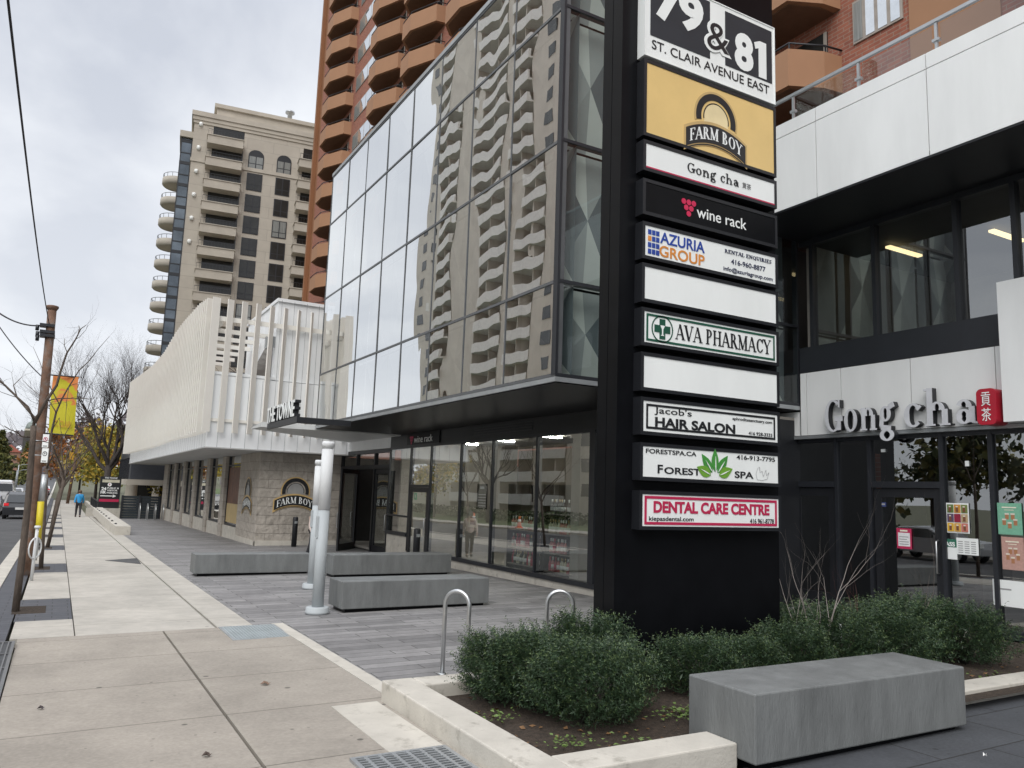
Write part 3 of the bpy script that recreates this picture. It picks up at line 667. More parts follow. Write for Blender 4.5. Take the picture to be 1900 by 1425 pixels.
# shop sign on the black fascia
p0 = PX(757, 826, XS-.04); p1 = PX(804, 800, XS-.04)
ss = thing('shop_sign', 'small black shop sign with red dots and white lowercase letters on the fascia', 'sign', (XS-.04, (p0.y+p1.y)/2, p0.z))
MB().box(XS-.05, XS-.022, p1.y-.45, p0.y+.05, 3.07, 3.4).build('sign_board', blackg, ss)
pl = Plate((XS-.052, p0.y, 3.1), (0, -1, 0), (0, 0, 1), p0.y-p1.y, .27)
mb = MB(); pl.text(mb, 'wine rack', .27, .1, 1, .82); mb.build('letters', signw, ss)
def grapes(mb, pl, u, v, s):
    k = pl.w/pl.h
    for r_, n in enumerate((3, 2, 1)):
        for i in range(n):
            cu, cv = u+(i-(n-1)/2)*s, v-r_*s*k*.9
            pl.poly(mb, [(cu+.46*s*math.cos(a_), cv+.46*s*k*math.sin(a_)) for a_ in [math.pi*2*q/10 for q in range(10)]], d=.002, t=.004)
mb = MB(); grapes(mb, pl, .16, .70, .05); mb.build('grape_dots', red, ss)

# ------------------------------------------------------------------ sign pylon
YP = 6.02; PXL, PXR = 4.58, 6.78
py = thing('sign_pylon', 'tall black pylon of stacked tenant sign panels standing in the planter', 'sign', (5.7, YP+.15, 0))
mb = MB().box(PXL, PXR, YP, YP+.16, -.05, 8.6).box(PXL, PXR, YP+.168, YP+.32, -.05, 8.6)
mb.build('pylon_body', blackg, py)
XA, XB = 4.775, 6.685
def emblem(pl, cu, cv, s, par, back):
    """arched ring over a curved banner; s is the emblem's width in metres"""
    su, sv = s/pl.w, s/pl.h
    def E(x, y): return (cu+x*su, cv+y*sv)
    def ring(mb, r0, r1, a0, a1, n=28, d=.002, t=.003, cy=0.02):
        for i in range(n):
            A, B = R(a0+(a1-a0)*i/n), R(a0+(a1-a0)*(i+1)/n)
            pl.poly(mb, [E(r1*math.cos(A), cy+r1*math.sin(A)), E(r1*math.cos(B), cy+r1*math.sin(B)), E(r0*math.cos(B), cy+r0*math.sin(B)), E(r0*math.cos(A), cy+r0*math.sin(A))][::-1], d, t)
    mb = MB(); ring(mb, .25, .335, -12, 192); ring(mb, .2, .215, -8, 188)
    # banner: arc of a large circle
    def ban(x): return -.19-.55*x*x
    def strip_(mb, h0, h1, x0, x1, d, t, n=18):
        for i in range(n):
            xa, xb = x0+(x1-x0)*i/n, x0+(x1-x0)*(i+1)/n
            pl.poly(mb, [E(xa, ban(xa)+h0), E(xb, ban(xb)+h0), E(xb, ban(xb)+h1), E(xa, ban(xa)+h1)], d, t)
    strip_(mb, -.12, .12, -.5, .5, .0065, .003); strip_(mb, -.15, -.135, -.46, .46, .006, .003); ban_o = mb.build('emblem', signk, par)
    mb = MB()
    warp = lambda fu, fv: E(-.445+.89*fu, ban(-.445+.89*fu)-.082+.165*fv)
    pl.text(mb, 'FARM BOY', 0, 0, 1, 1, serif=True, d=.010, t=.003, warp=warp)
    mb.build('lettering', signw, par)
    mb = MB(); 
    if back is not None:
        n = 24; pl.poly(mb, [E(.2*math.cos(R(180*i/n)), .02+.2*math.sin(R(180*i/n))) for i in range(n+1)]+[E(-.2, -.12), E(.2, -.12)], .0015, .002)
        mb.build('emblem_fill', back, par)
        mb = MB(); ring(mb, .335, .365, -14, 194, d=.0015, t=.002); strip_(mb, -.16, .16, -.53, .53, .0012, .0045); mb.build('emblem_outline', mat('emblem_tan', (.55, .38, .16), .5), par)
def panel(z0, z1, facem, label, frame=.035, x0=XA, x1=XB, fm=None):
    o = MB().box(x0, x1, YP-.105, YP-.001, z0, z1).box(x0, x1, YP-.12, YP-.105, z0, z0+frame).box(x0, x1, YP-.12, YP-.105, z1-frame, z1).box(x0, x0+frame, YP-.12, YP-.105, z0+frame, z1-frame).box(x1-frame, x1, YP-.12, YP-.105, z0+frame, z1-frame).build('sign_panel', fm or black, py)
    o['label'] = label
    MB().box(x0+frame, x1-frame, YP-.113, YP-.104, z0+frame, z1-frame).build('sign_face', facem, o)
    return o, Plate((x0+frame, YP-.113, z0+frame), (1, 0, 0), (0, 0, 1), x1-x0-2*frame, z1-z0-2*frame)
def letters(par, pl, items, m, name='lettering'):
    for it in items:
        mb = MB(); pl.text(mb, *it[:5], **(it[5] if len(it) > 5 else {})); mb.build(name, m, par)
# header
o, pl = panel(6.26, 7.21, signw, 'white and black address panel reading 79 and 81', .012, fm=signw)
mb = MB(); pl.rect(mb, .033, .25, .473, .975); mb.build('number_field', mat('sign_charcoal', (.022, .027, .034), .45), o)
mb = MB(); pl.rect(mb, .593, .25, .98, .945); mb.build('number_field', mat('sign_charcoal', (.022, .027, .034), .45), o)
letters(o, pl, [('79', .06, .48, .42, .96, dict(bold=.045, d=.006)), ('8', .667, .27, .82, .755, dict(bold=.045, d=.006))], signw)
mb = MB(); pl.poly(mb, [(.865, .27), (.93, .27), (.93, .745), (.875, .745), (.828, .70), (.838, .62), (.865, .645)], .006); mb.build('lettering', signw, o)
letters(o, pl, [('&', .425, .345, .64, .755, dict(bold=.05, d=.007, t=.003))], signw, 'ampersand_outline')
letters(o, pl, [('&', .447, .38, .618, .725, dict(bold=.0, d=.011, t=.003)), ('ST. CLAIR AVENUE EAST', .045, .095, .955, .205, dict(bold=.004))], signk)
# tenants, top to bottom
o, pl = panel(5.39, 6.22, gold, 'gold panel with an arched black emblem'); emblem(pl, .52, .50, .86, o, mat('emblem_cream', (.80, .66, .38), .5))
o, pl = panel(5.02, 5.345, signw, 'white panel with black serif lettering and thin red base line')
letters(o, pl, [('Gong cha', .30, .20, .70, .78, dict(serif=True))], signk); letters(o, pl, [('貢茶', .73, .36, .80, .62)], mat('sign_grey', (.25, .25, .25), .5))
mb = MB(); pl.rect(mb, 0, 0, 1, .06); mb.build('base_line', red, o)
o, pl = panel(4.56, 4.935, blackg, 'black panel with red grape dots and white lettering')
letters(o, pl, [('wine rack', .37, .26, .76, .66, dict(bold=.004))], signw); mb = MB(); grapes(mb, pl, .31, .70, .037); mb.build('grape_dots', mat('dot_red', (.65, .02, .09), .4), o)
o, pl = panel(4.105, 4.485, signw, 'white panel with blue and orange lettering')
letters(o, pl, [('AZURIA', .105, .52, .43, .90, dict(bold=.018))], blue)
letters(o, pl, [('GROUP', .10, .07, .43, .45, dict(bold=.018))], orange)
mb = MB()
for i in range(3):
    for j in range(4):
        if (i, j) != (0, 2): pl.rect(mb, .02+i*.028, .08+j*.215, .043+i*.028, .24+j*.215)
mb.build('window_squares', blue, o); mb = MB(); pl.rect(mb, .02, .08+2*.215, .043, .24+2*.215); mb.build('orange_square', orange, o)
letters(o, pl, [('RENTAL ENQUIRIES', .585, .70, .965, .86, dict(serif=True)), ('416-960-8877', .635, .38, .915, .56, dict(bold=.008)), ('info@azuriagroup.com', .575, .06, .975, .25, dict(bold=.008))], mat('sign_navy', (.015, .02, .07), .45))
panel(3.665, 4.06, signw, 'blank white panel above the pharmacy panel')
o, pl = panel(3.23, 3.61, signw, 'white pharmacy panel with dark green border and cross')
grn = mat('sign_green', (.012, .085, .05), .45)
mb = MB(); pl.frame(mb, .015, .06, .985, .94, .022); mb.build('border', grn, o)
letters(o, pl, [('AVA PHARMACY', .215, .24, .955, .76, dict(serif=True))], signk)
mb = MB(); cu, cv, kk = .125, .5, pl.w/pl.h
for i in range(28):
    A, B = 2*math.pi*i/28, 2*math.pi*(i+1)/28
    pl.poly(mb, [(cu+.075*math.cos(A), cv+.075*kk*math.sin(A)), (cu+.075*math.cos(B), cv+.075*kk*math.sin(B)), (cu+.068*math.cos(B), cv+.068*kk*math.sin(B)), (cu+.068*math.cos(A), cv+.068*kk*math.sin(A))][::-1])
pl.rect(mb, cu-.02, cv-.055*kk, cu+.02, cv+.055*kk); pl.rect(mb, cu-.055, cv-.02*kk, cu-.02, cv+.02*kk); pl.rect(mb, cu+.02, cv-.02*kk, cu+.055, cv+.02*kk)
mb.build('cross_emblem', grn, o)
mb = MB(); pl.poly(mb, [(cu-.016, cv+.02*kk), (cu+.016, cv+.02*kk), (cu+.004, cv-.002*kk), (cu+.004, cv-.03*kk), (cu+.013, cv-.036*kk), (cu-.013, cv-.036*kk), (cu-.004, cv-.03*kk), (cu-.004, cv-.002*kk)][::-1], .0055, .002); mb.build('chalice', signw, o)
panel(2.785, 3.165, signw, 'blank white panel below the pharmacy panel')
o, pl = panel(2.36, 2.725, signw, 'white hair salon panel with black border')
mb = MB(); pl.frame(mb, .02, .09, .98, .91, .022); mb.build('border', signk, o)
letters(o, pl, [("Jacob's", .075, .56, .335, .84, dict(bold=.004)), ('HAIR SALON', .08, .17, .66, .50, dict(bold=.035)), ('aphroditesanctuary.com', .64, .63, .955, .77, dict(bold=.006)), ('416 928-3333', .765, .19, .955, .31, dict(bold=.006))], signk)
o, pl = panel(1.925, 2.285, signw, 'white spa panel with green leaf emblem')
letters(o, pl, [('FORESTSPA.CA', .02, .78, .37, .93, dict(bold=.012)), ('416-913-7795', .67, .78, .975, .94, dict(bold=.012)), ('F', .10, .13, .135, .42, dict(bold=.02)), ('OREST', .145, .13, .40, .36, dict(bold=.02)), ('SPA', .655, .12, .80, .36, dict(bold=.02))], signk)
mb = MB(); mg = MB()
def leaf(mb, cu, cv, ang, L, w, d=.002):
    kk = pl.w/pl.h; c, s = math.cos(R(ang)), math.sin(R(ang)); pts = []
    for k in range(9): f = k/8; pts.append((f*L, w*math.sin(math.pi*f**.8)))
    for k in range(7, 0, -1): f = k/8; pts.append((f*L, -w*math.sin(math.pi*f**.8)))
    pl.poly(mb, [(cu+x*c-y*s, cv+(x*s+y*c)*kk) for x, y in pts][::-1], d)
leaf(mb, .505, .30, 90, .125, .026, .0052); leaf(mb, .485, .26, 128, .125, .027, .0022); leaf(mb, .525, .26, 52, .125, .027, .0022)
mb.build('leaf_emblem', mat('leaf_green', (.06, .27, .05), .45), o)
for q_ in ((.475, 158), (.535, 22)):
    mg = MB(); leaf(mg, q_[0], .17, q_[1], .11, .030, .0036); mg.build('leaf_emblem', mat('leaf_lime', (.16, .36, .04), .45), o)
mb = MB(); leaf(mb, .508, .30, 90, .085, .003, .009); leaf(mb, .483, .28, 128, .08, .003, .009); leaf(mb, .527, .28, 52, .08, .003, .009); leaf(mb, .47, .18, 158, .08, .003, .009); leaf(mb, .54, .18, 22, .08, .003, .009); mb.build('leaf_veins', signw, o)
mb = MB()
for p in ([(.83, .10), (.82, .30), (.835, .52), (.85, .56), (.853, .36), (.87, .42), (.878, .22), (.90, .46), (.905, .26), (.925, .38), (.91, .14), (.87, .08), (.83, .10)],):
    q = [pl.at(u, v, .004) for u, v in p]; mb.tube(q, .0017, 4)
mb.build('hand_drawing', mat('sign_grey', (.25, .25, .25), .5), o)
o, pl = panel(1.46, 1.83, signw, 'white dental panel with crimson border')
mb = MB(); pl.frame(mb, .015, .05, .985, .95, .026); mb.build('border', red, o)
letters(o, pl, [('DENTAL CARE CENTRE', .075, .42, .925, .80, dict(bold=.04))], red)
letters(o, pl, [('kiepasdental.com', .045, .13, .35, .31, dict(bold=.008)), ('416 961-8778', .77, .13, .96, .30, dict(bold=.008))], signk)
# ------------------------------------------------------------------ white-clad building on the right with the tea shop
tea = thing('white_building', 'white panelled building with black tea shop front and a glass railed terrace', 'building', (XW+2, 4, 0))
YL, YR = 11.0, -14.0            # far and near ends of the street face
ZW0, ZW1, ZS = 2.94, 4.25, 6.56   # wall panel bottom, sill, soffit
def panels(x, y0, y1, z0, z1, joints, name, m, par, t=.12, gap=.007):
    js = [y0]+[j for j in joints if y0 < j < y1]+[y1]
    for a, c in zip(js[:-1], js[1:]):
        MB().box(x, x+t, a+gap, c-gap, z0, z1).build(name, m, par)
jo = [9.5, 8.82, 7.52, 6.23-.01] + [6.22-1.3*k for k in range(1, 16)]
jo = sorted([9.52, 7.52, 6.22]+[6.22-1.3*k for k in range(1, 16)]+[8.80])
panels(XW, YR, 9.66, ZW0+.03, ZW1-.16, jo, 'wall_panel', white, tea)
panels(XW, 9.70, YL, ZW0+.03, 3.40, [], 'wall_panel', white, tea)
MB().box(XW+.05, XW+.3, YR, YL, ZW0+.02, ZW1-.1).build('wall_core', black, tea)
MB().box(XW-.015, XW+.15, YR, YL, ZW0-.035, ZW0+.02).build('drip_trim', galv, tea)
panels(XW-.25, YR, 6.02, ZW0+.03, 4.95, [6.02-2.2*k for k in range(1, 9)], 'wall_panel', white, tea, .24)
# upper windows
wy = [9.40, 8.13, 6.73, 5.88, 4.5, 3.1, 1.7, .3, -1.1, -2.5, -3.9, -5.3, -8, -11, YR]
mb = MB()
for y in wy: mb.box(XW+.02, XW+.16, y-.035, y+.035, ZW1+.31, ZS-.001)
mb.box(XW+.0, XW+.17, YR, 9.66, ZW1-.15, ZW1+.31-.0).box(XW+.021, XW+.16, YR, 9.66, ZS-.10, ZS-.002)
mb.build('window_frame', darkm, tea)
for a, c in zip(wy[1:], wy[:-1]): pane((XW+.09, c-.04, ZW1+.31), (0, -1, 0), (0, 0, 1), c-a-.08, ZS-.1-ZW1-.31, g_win, .001, 'upper_window', tea)
MB().box(XW+.18, 18, 9.5, 9.62, 3, 6.6).box(16, 16.2, YR, 9.5, 3, 6.6).build('interior_wall', intl, tea)
MB().box(XW+.18, 16, YR, 9.5, 4.2, 4.3).build('interior_floor', intl, tea)
MB().box(XW+.18, 16, YR, 9.5, 6.5, 6.6).build('interior_ceiling', intd, tea)
for x, y in ((12.6, 8.6), (13.2, 7.1), (13.4, 4.6)):
    MB().box(x, x+.95, y-.05, y+.05, 6.40, 6.44).build('ceiling_lamp', lampm, tea)
# terrace overhang: soffit, fascia, railing
XB_ = 10.0
MB().box(XB_+.01, XW+.3, YR, YE-.05, ZS, ZS+.1).build('soffit', black, tea)
fj = sorted([8.02, 6.15, 4.3]+[4.3-1.95*k for k in range(1, 10)])
panels(XB_, YR, 9.6, ZS+.03, 7.86, fj, 'fascia_panel', white, tea, .15)
panels(XB_, YR, 9.6, 7.875, 8.10, fj, 'fascia_cap', white, tea, .30)
MB().box(XB_+.16, 24, YR, 9.55, 7.5, 7.72).build('terrace_deck', mat('deck', (.3, .3, .3), .8), tea)
rl = thing('terrace_railing', 'steel and glass railing along the white terrace edge', 'railing', (XB_+.12, 0, 8.1))
MB().box(XB_+.09, XB_+.14, YR, 9.5, 8.56, 8.61).build('handrail', galv, rl)
yp = 8.55; k = 0
while yp > YR:
    MB().box(XB_+.10, XB_+.135, yp-.02, yp+.02, 8.11, 8.555).box(XB_+.085, XB_+.15, yp-.05, yp+.05, 8.27, 8.31).build('post', galv, rl)
    pane((XB_+.118, yp-.06, 8.16), (0, -1, 0), (0, 0, 1), 1.13, .36, g_rail, 0, 'glass_panel', rl)
    yp -= 1.25
# ground floor front
GF = XW+.10
gy = [YL, 9.97, 9.0, 8.36, 7.135, 6.40, 5.0, 3.6, 2.2, .8, -.6, -2, -5, -8, -11, YR]
mb = MB()
for y in gy: mb.box(GF-.03, GF+.10, y-.03, y+.03, 0, ZW0-.04)
mb.box(GF-.02, GF+.1, YR, YL, 2.84, ZW0-.04).box(GF-.021, GF+.1, YR, 7.06, 0.0, .12).box(GF-.028, GF+.1, 7.14, 8.32, 2.06, 2.16).box(GF-.028, GF+.1, 9.04, 9.93, 2.06, 2.16)
mb.build('storefront_frame', darkm, tea)
for a, c in zip(gy[1:], gy[:-1]):
    z0 = 2.16 if (abs(c-8.36) < .01 or abs(c-9.97) < .01) else .12
    pane((GF+.03, c-.045, z0), (0, -1, 0), (0, 0, 1), c-a-.09, 2.84-z0, g_win, .001, 'shop_window', tea)
door(7.15, 8.31, GF+.03, .03, 2.05, tea, gl=g_win, hinge='far')
door(9.05, 9.92, GF+.03, .03, 2.05, tea, gl=g_win, hinge='near')
MB().box(16, 16.1, YR, YL, 0, 2.95).build('shop_wall', intl, tea)
MB().box(GF+.2, 16, YR, YL, .0, .02).build('shop_floor', intl, tea)
MB().box(GF+.2, 16, YR, YL, 2.9, 2.94).build('shop_ceiling', intd, tea)
MB().box(12.6, 13.4, -2, 6.0, .02, 1.05).build('counter', intl, tea)
MB().box(12.2, 15.9, 8.5, 8.6, .02, 2.9).build('partition', black, tea)
MB().box(12.2, 12.8, 7.3, 7.7, .02, .95).build('waste_cabinet', blackg, tea)
# raised shop letters
ZL = 2.965
def raised(body, ya, yb, z0, z1, serif, par, depth, facem, sidem):
    pl = Plate((XW-depth, ya, z0), (0, -1, 0), (0, 0, 1), ya-yb, z1-z0)
    mb = MB(); pl.text(mb, body, 0, 0, 1, 1, serif=serif, d=.004, t=.012); mb.build('letter_faces', facem, par)
    mb = MB(); pl.text(mb, body, 0, 0, 1, 1, serif=serif, d=-depth*.8, t=depth*.8-.002); mb.build('letter_sides', sidem, par)
tsg = thing('shop_letter_sign', 'large raised serif letters with black sides over the shop front', 'sign', (XW, 7.7, ZL))
facem = mat('letter_silver', (.62, .63, .66), .4)
raised('Gong', 9.03, 7.72, ZL-.175, ZL+.57, True, tsg, .13, facem, black)
raised('cha', 7.56, 6.42, ZL+.015, ZL+.60, True, tsg, .13, facem, black)
em = thing('red_seal_sign', 'red rounded seal plaque with two white characters beside the raised letters', 'sign', (XW, 6.2, 3.15))
mb = MB(); pts = []
for cx_, cz_, a0 in ((.07, .07, 180), (.20, .07, 270), (.20, .44, 0), (.07, .44, 90)):
    for q in range(5): a_ = R(a0+90*q/4); pts.append((XW-.30, 6.345-(cx_+.07*math.cos(a_)), 2.94+cz_+.07*math.sin(a_)))
mb.prism(pts[::-1], (.29, 0, 0)); mb.build('plaque', mat('seal_red', (.42, .012, .03), .35), em)
pl = Plate((XW-.302, 6.345, 2.94), (0, -1, 0), (0, 0, 1), .27, .51)
mb = MB(); pl.text(mb, '貢', .26, .52, .74, .90, d=.003, t=.003); pl.text(mb, '茶', .26, .10, .74, .46, d=.003, t=.003); mb.build('characters', signw, em)
# papers stuck inside the shop front
def paper(name, label, px0, py0, px1, py1, base, draw=None):
    A = PX(px0, py1, GF); B = PX(px1, py0, GF)
    o = tag(MB().box(GF+.008, GF+.014, B.y, A.y, A.z, B.z).build(name, base, org=(GF, (A.y+B.y)/2, A.z)), label, 'poster', 'papers on the tea shop windows')
    pl = Plate((GF+.008, A.y, A.z), (0, -1, 0), (0, 0, 1), A.y-B.y, B.z-A.z)
    if draw: draw(pl, o)
    return o
cl = lambda n, c: mat('print_'+n, c, .5, var=.1, scale=30)
def dots(pl, o, spec):
    by = {}
    for n, c, u0, v0, u1, v1 in spec: by.setdefault(n, (c, []))[1].append((u0, v0, u1, v1))
    for i, (n, (c, rs)) in enumerate(by.items()):
        mb = MB()
        for r_ in rs: pl.rect(mb, *r_, d=.001+.0012*i, t=.001)
        mb.build('print_'+n, cl(n, c), o)
def menu9(pl, o):
    cs = [('green', (.13, .20, .05)), ('amber', (.62, .30, .05)), ('olive', (.20, .24, .07)), ('violet', (.12, .08, .15)), ('maroon', (.30, .02, .05)), ('sand', (.5, .36, .2)), ('yellow', (.75, .45, .05)), ('honey', (.72, .4, .08)), ('rose', (.6, .2, .15))]
    sp = []
    for i in range(9):
        u, v = i % 3, 2-i//3; n, c = cs[i]; sp.append((n, c, .04+u*.315, .05+v*.31, .33+u*.315, .33+v*.31))
    for i in range(9):
        if i == 4: continue
        u, v = i % 3, 2-i//3; sp.append(('brown', (.20, .08, .04), .13+u*.315, .09+v*.31, .24+u*.315, .24+v*.31)); sp.append(('cream', (.75, .7, .6), .14+u*.315, .24+v*.31, .23+u*.315, .28+v*.31))
    dots(pl, o, sp)
def cups(bg):
    def f(pl, o):
        sp = [('ground_%d' % int(bg[0]*100), bg, .02, .02, .98, .98)]; r_ = random.Random(3)
        for i, (u, v) in enumerate(((.2, .3), (.42, .2), (.66, .3), (.32, .48), (.56, .48))):
            sp += [('tea', (.42, .19, .09), u, v, u+.15, v+.15), ('foam', (.75, .68, .58), u-.01, v+.15, u+.16, v+.20)]
        sp += [('title', (.85, .8, .65) if bg[1] > .3 else (.25, .1, .06), .2, .84, .8, .88), ('title', (.85, .8, .65), .3, .77, .7, .79)]
        dots(pl, o, sp)
    return f
def lines(c, head=None):
    def f(pl, o):
        sp = [('rule', c, .12, .12+.09*k, .12+.7*(.6+.4*((k*7) % 5)/4), .145+.09*k) for k in range(7)]
        if head: sp.append(('header', head, 0, .80, 1, 1)); sp.append(('footer', head, 0, 0, 1, .06))
        dots(pl, o, sp)
    return f
paper('menu_poster', 'poster with nine small coloured drink squares on the shop window', 1757, 934, 1796, 988, signw, menu9)
paper('drinks_poster', 'pale green poster of bubble tea cups on the right window', 1852, 934, 1894, 991, cl('mint', (.20, .46, .32)), cups((.20, .46, .32)))
paper('drinks_poster', 'brownish pink autumn drinks poster below the green poster', 1860, 998, 1898, 1056, cl('pink', (.52, .31, .26)), cups((.52, .31, .26)))
paper('inspection_notice', 'green topped inspection notice reading pass on the window', 1747, 1001, 1774, 1036, signw, lambda pl, o: (dots(pl, o, [('header', (.03, .16, .10), 0, .6, 1, 1)]), letters(o, pl, [('PASS', .1, .64, .9, .86, dict(bold=.03, d=.003))], signw)))
paper('price_list', 'white sheet with columns of small print beside the notice', 1775, 1000, 1814, 1028, signw, lambda pl, o: dots(pl, o, [('rule', (.35, .35, .35), .08+.3*i, .1+.13*k, .3+.3*i, .15+.13*k) for i in range(3) for k in range(6)]))
paper('door_notice', 'white notice with red border on the shop door', 1664, 981, 1690, 1017, cl('crimson', (.5, .03, .10)), lambda pl, o: (dots(pl, o, [('sheet', (.8, .8, .8), .1, .12, .9, .78), ('rule', (.4, .4, .4), .18, .2, .8, .24), ('rule', (.4, .4, .4), .18, .32, .82, .36), ('rule', (.4, .4, .4), .18, .44, .7, .48), ('rule', (.4, .4, .4), .18, .56, .8, .60), ('title', (.85, .85, .85), .25, .84, .75, .92)])))
paper('door_sticker', 'small blue and white sticker at the top of the shop door', 1632, 932, 1643, 940, cl('navy', (.05, .07, .2)), lambda pl, o: dots(pl, o, [('rule', (.7, .7, .75), .15, .4, .85, .75)]))
paper('white_sticker', 'small white square sticker high above the shop door', 1634, 833, 1642, 839, signw)
paper('white_sticker', 'small white sticker high on the window right of the door', 1790, 855, 1797, 865, signw)
paper('window_banner', 'pale band across the foot of the rightmost shop window', 1843, 1080, 1899, 1122, signw, lambda pl, o: dots(pl, o, [('rule', (.4, .4, .4), .2, .62, .6, .68)]))
# taped sheets in the wine shop
def shop_paper(label, px0, py0, px1, py1, base, spec):
    A = PX(px0, py1, XS); B = PX(px1, py0, XS)
    o = tag(MB().box(XS+.012, XS+.018, B.y, A.y, A.z, B.z).build('window_notice', base, org=(XS, (A.y+B.y)/2, A.z)), label, 'notice')
    pl = Plate((XS+.012, A.y, A.z), (0, -1, 0), (0, 0, 1), A.y-B.y, B.z-A.z); dots(pl, o, spec)
shop_paper('narrow dark poster hanging behind the wine shop glass', 883, 898, 904, 944, blackg, [('pale', (.6, .6, .6), .3, .8, .7, .9)]+[('pale', (.6, .6, .6), .15, .12+.11*k, .85, .15+.11*k) for k in range(5)])
shop_paper('cream sheet with dark letters behind the wine shop glass', 868, 953, 886, 978, mat('cream_paper', (.62, .58, .48), .6), [('dark', (.12, .1, .1), .2, .2, .8, .5), ('dark', (.12, .1, .1), .2, .65, .8, .75)])
shop_paper('round green sticker on the wine shop door', 767, 914, 773, 927, mat('green_sticker', (.03, .40, .18), .5), [('pale', (.6, .7, .6), .4, .3, .6, .7)])

# ------------------------------------------------------------------ white-screened market building with rough stone ground floor
mk = thing('market_building', 'low building with rough stone ground floor and white finned upper screen', 'building', (6.2, 40, -.5))
XSc, YEn = 3.97, 27.35
ZBt = 2.96
MB().box(XSc+.10, 9.4, YEn, YEn+.12, ZBt, 5.36).build('end_cladding', whitec, mk)
mb = MB()
for x in [4.4+.44*k for k in range(12)]: mb.box(x-.006, x+.006, YEn-.004, YEn-.001, ZBt, 8.2 if x > 6.1 else 5.3)
mb.box(6.0, 9.4, YEn-.004, YEn-.001, 5.34, 5.36).build('panel_joints', mat('joint_grey', (.28, .29, .3), .6), mk)
MB().box(XSc+.10, XSc+.22, YEn+.13, 60, ZBt, 5.36).build('street_cladding', whitec, mk)
mb = MB()
for k in range(58): mb.box(XSc+.096, XSc+.099, YEn+.4+k*.56, YEn+.415+k*.56, ZBt, 3.5)
mb.build('panel_joints', mat('joint_grey', (.28, .29, .3), .6), mk)
MB().box(XSc+.06, 9.4, YEn-.03, 60, ZBt-.04, ZBt-.001).build('soffit', mat('soffit_pale', (.42, .42, .41), .6), mk)
MB().box(XSc+.08, 6.1, YEn-.02, YEn+.2, 5.37, 5.47).box(XSc+.08, XSc+.3, YEn+.21, 60, 5.37, 5.47).build('parapet_cap', whitec, mk)
MB().box(XSc+.3, 14, YEn+.3, 60, 5.0, 5.2).build('terrace_roof', mat('roof_grey', (.35, .35, .35), .8), mk)
# stair tower, white box with sloping side
MB().box(6.07, 12, YEn+.125, YEn+5.2, 5.37, 8.16).build('upper_block', whitec, mk)
MB().box(6.02, 12, YEn+.05, YEn+5.3, 8.165, 8.28).build('upper_block_cap', whitec, mk)
MB().prism([(6.05, YEn+.5, 5.5), (6.05, YEn+5.1, 5.5), (6.05, YEn+.5, 7.0)], (-.05, 0, 0)).build('glazed_gable', winm, mk)
mb = MB()
for k in range(6): mb.box(XSc+.15, 6.0, YEn+.9+k*1.6, YEn+1.0+k*1.6, 6.95, 7.1)
mb.box(XSc+.15, XSc+.3, YEn+.1, 60, 7.05, 7.2).build('pergola_beams', whitef, mk)
lt = thing('wall_lantern', 'small grey lantern on the white stair tower', 'lamp', (6.0, YEn+.9, 6.2))
p_ = PY(486, 640, YEn+1.5)
MB().box(5.92, 6.05, YEn+.1, YEn+.11, 6.5, 6.9).box(5.7, 5.92, YEn+.0, YEn+.12, 6.45, 6.85).build('lantern_body', galv, lt)
# fins: end screen, then the waving street screen
def fin(x, y, ang, z0, z1, name='fin', d=.15, t=.022):
    c, s = math.cos(ang), math.sin(ang)
    MB().obox((x, y, (z0+z1)/2), (c*d, s*d, 0), (-s*t, c*t, 0), (0, 0, (z1-z0)/2)).build(name, whitef, mk)
for i, x in enumerate((3.98, 4.44, 4.90, 5.36, 5.82, 6.28, 6.74, 7.2, 7.66, 8.1, 8.55)):
    fin(x, YEn-.17, R(12+i*6.6), 3.44-.0*i, 7.93-.008*i, d=.105 if i else .13)
prof = [(27.35, 7.93, 3.43), (29.85, 8.2, 3.42), (32.5, 8.3, 3.46), (34.9, 8.38, 3.5), (37.5, 8.34, 3.52), (41.3, 8.02, 3.48), (46.2, 7.96, 3.5), (52.6, 8.19, 3.55), (61, 8.6, 3.6)]
def pv(y, k):
    for a, c in zip(prof[:-1], prof[1:]):
        if a[0] <= y <= c[0]: f = (y-a[0])/(c[0]-a[0]); return a[k]+(c[k]-a[k])*f
    return prof[-1][k]
nf = 64
for i in range(nf):
    y = 27.65+i*(61-27.65)/nf
    wv = math.sin((y-27)/6.5)
    fin(XSc-.06+.10*wv, y, R(17+rnd.uniform(-2, 2)), pv(y, 1), pv(y, 2), d=.19)
MB().box(XSc+.02, 9.3, YEn-.05, YEn-.02, 3.80, 3.90).box(XSc+.02, 9.3, YEn-.05, YEn-.02, 7.18, 7.34).box(XSc+.02, XSc+.06, YEn, 61, 3.8, 3.9).box(XSc+.02, XSc+.06, YEn, 61, 7.18, 7.34).build('screen_rails', whitef, mk)
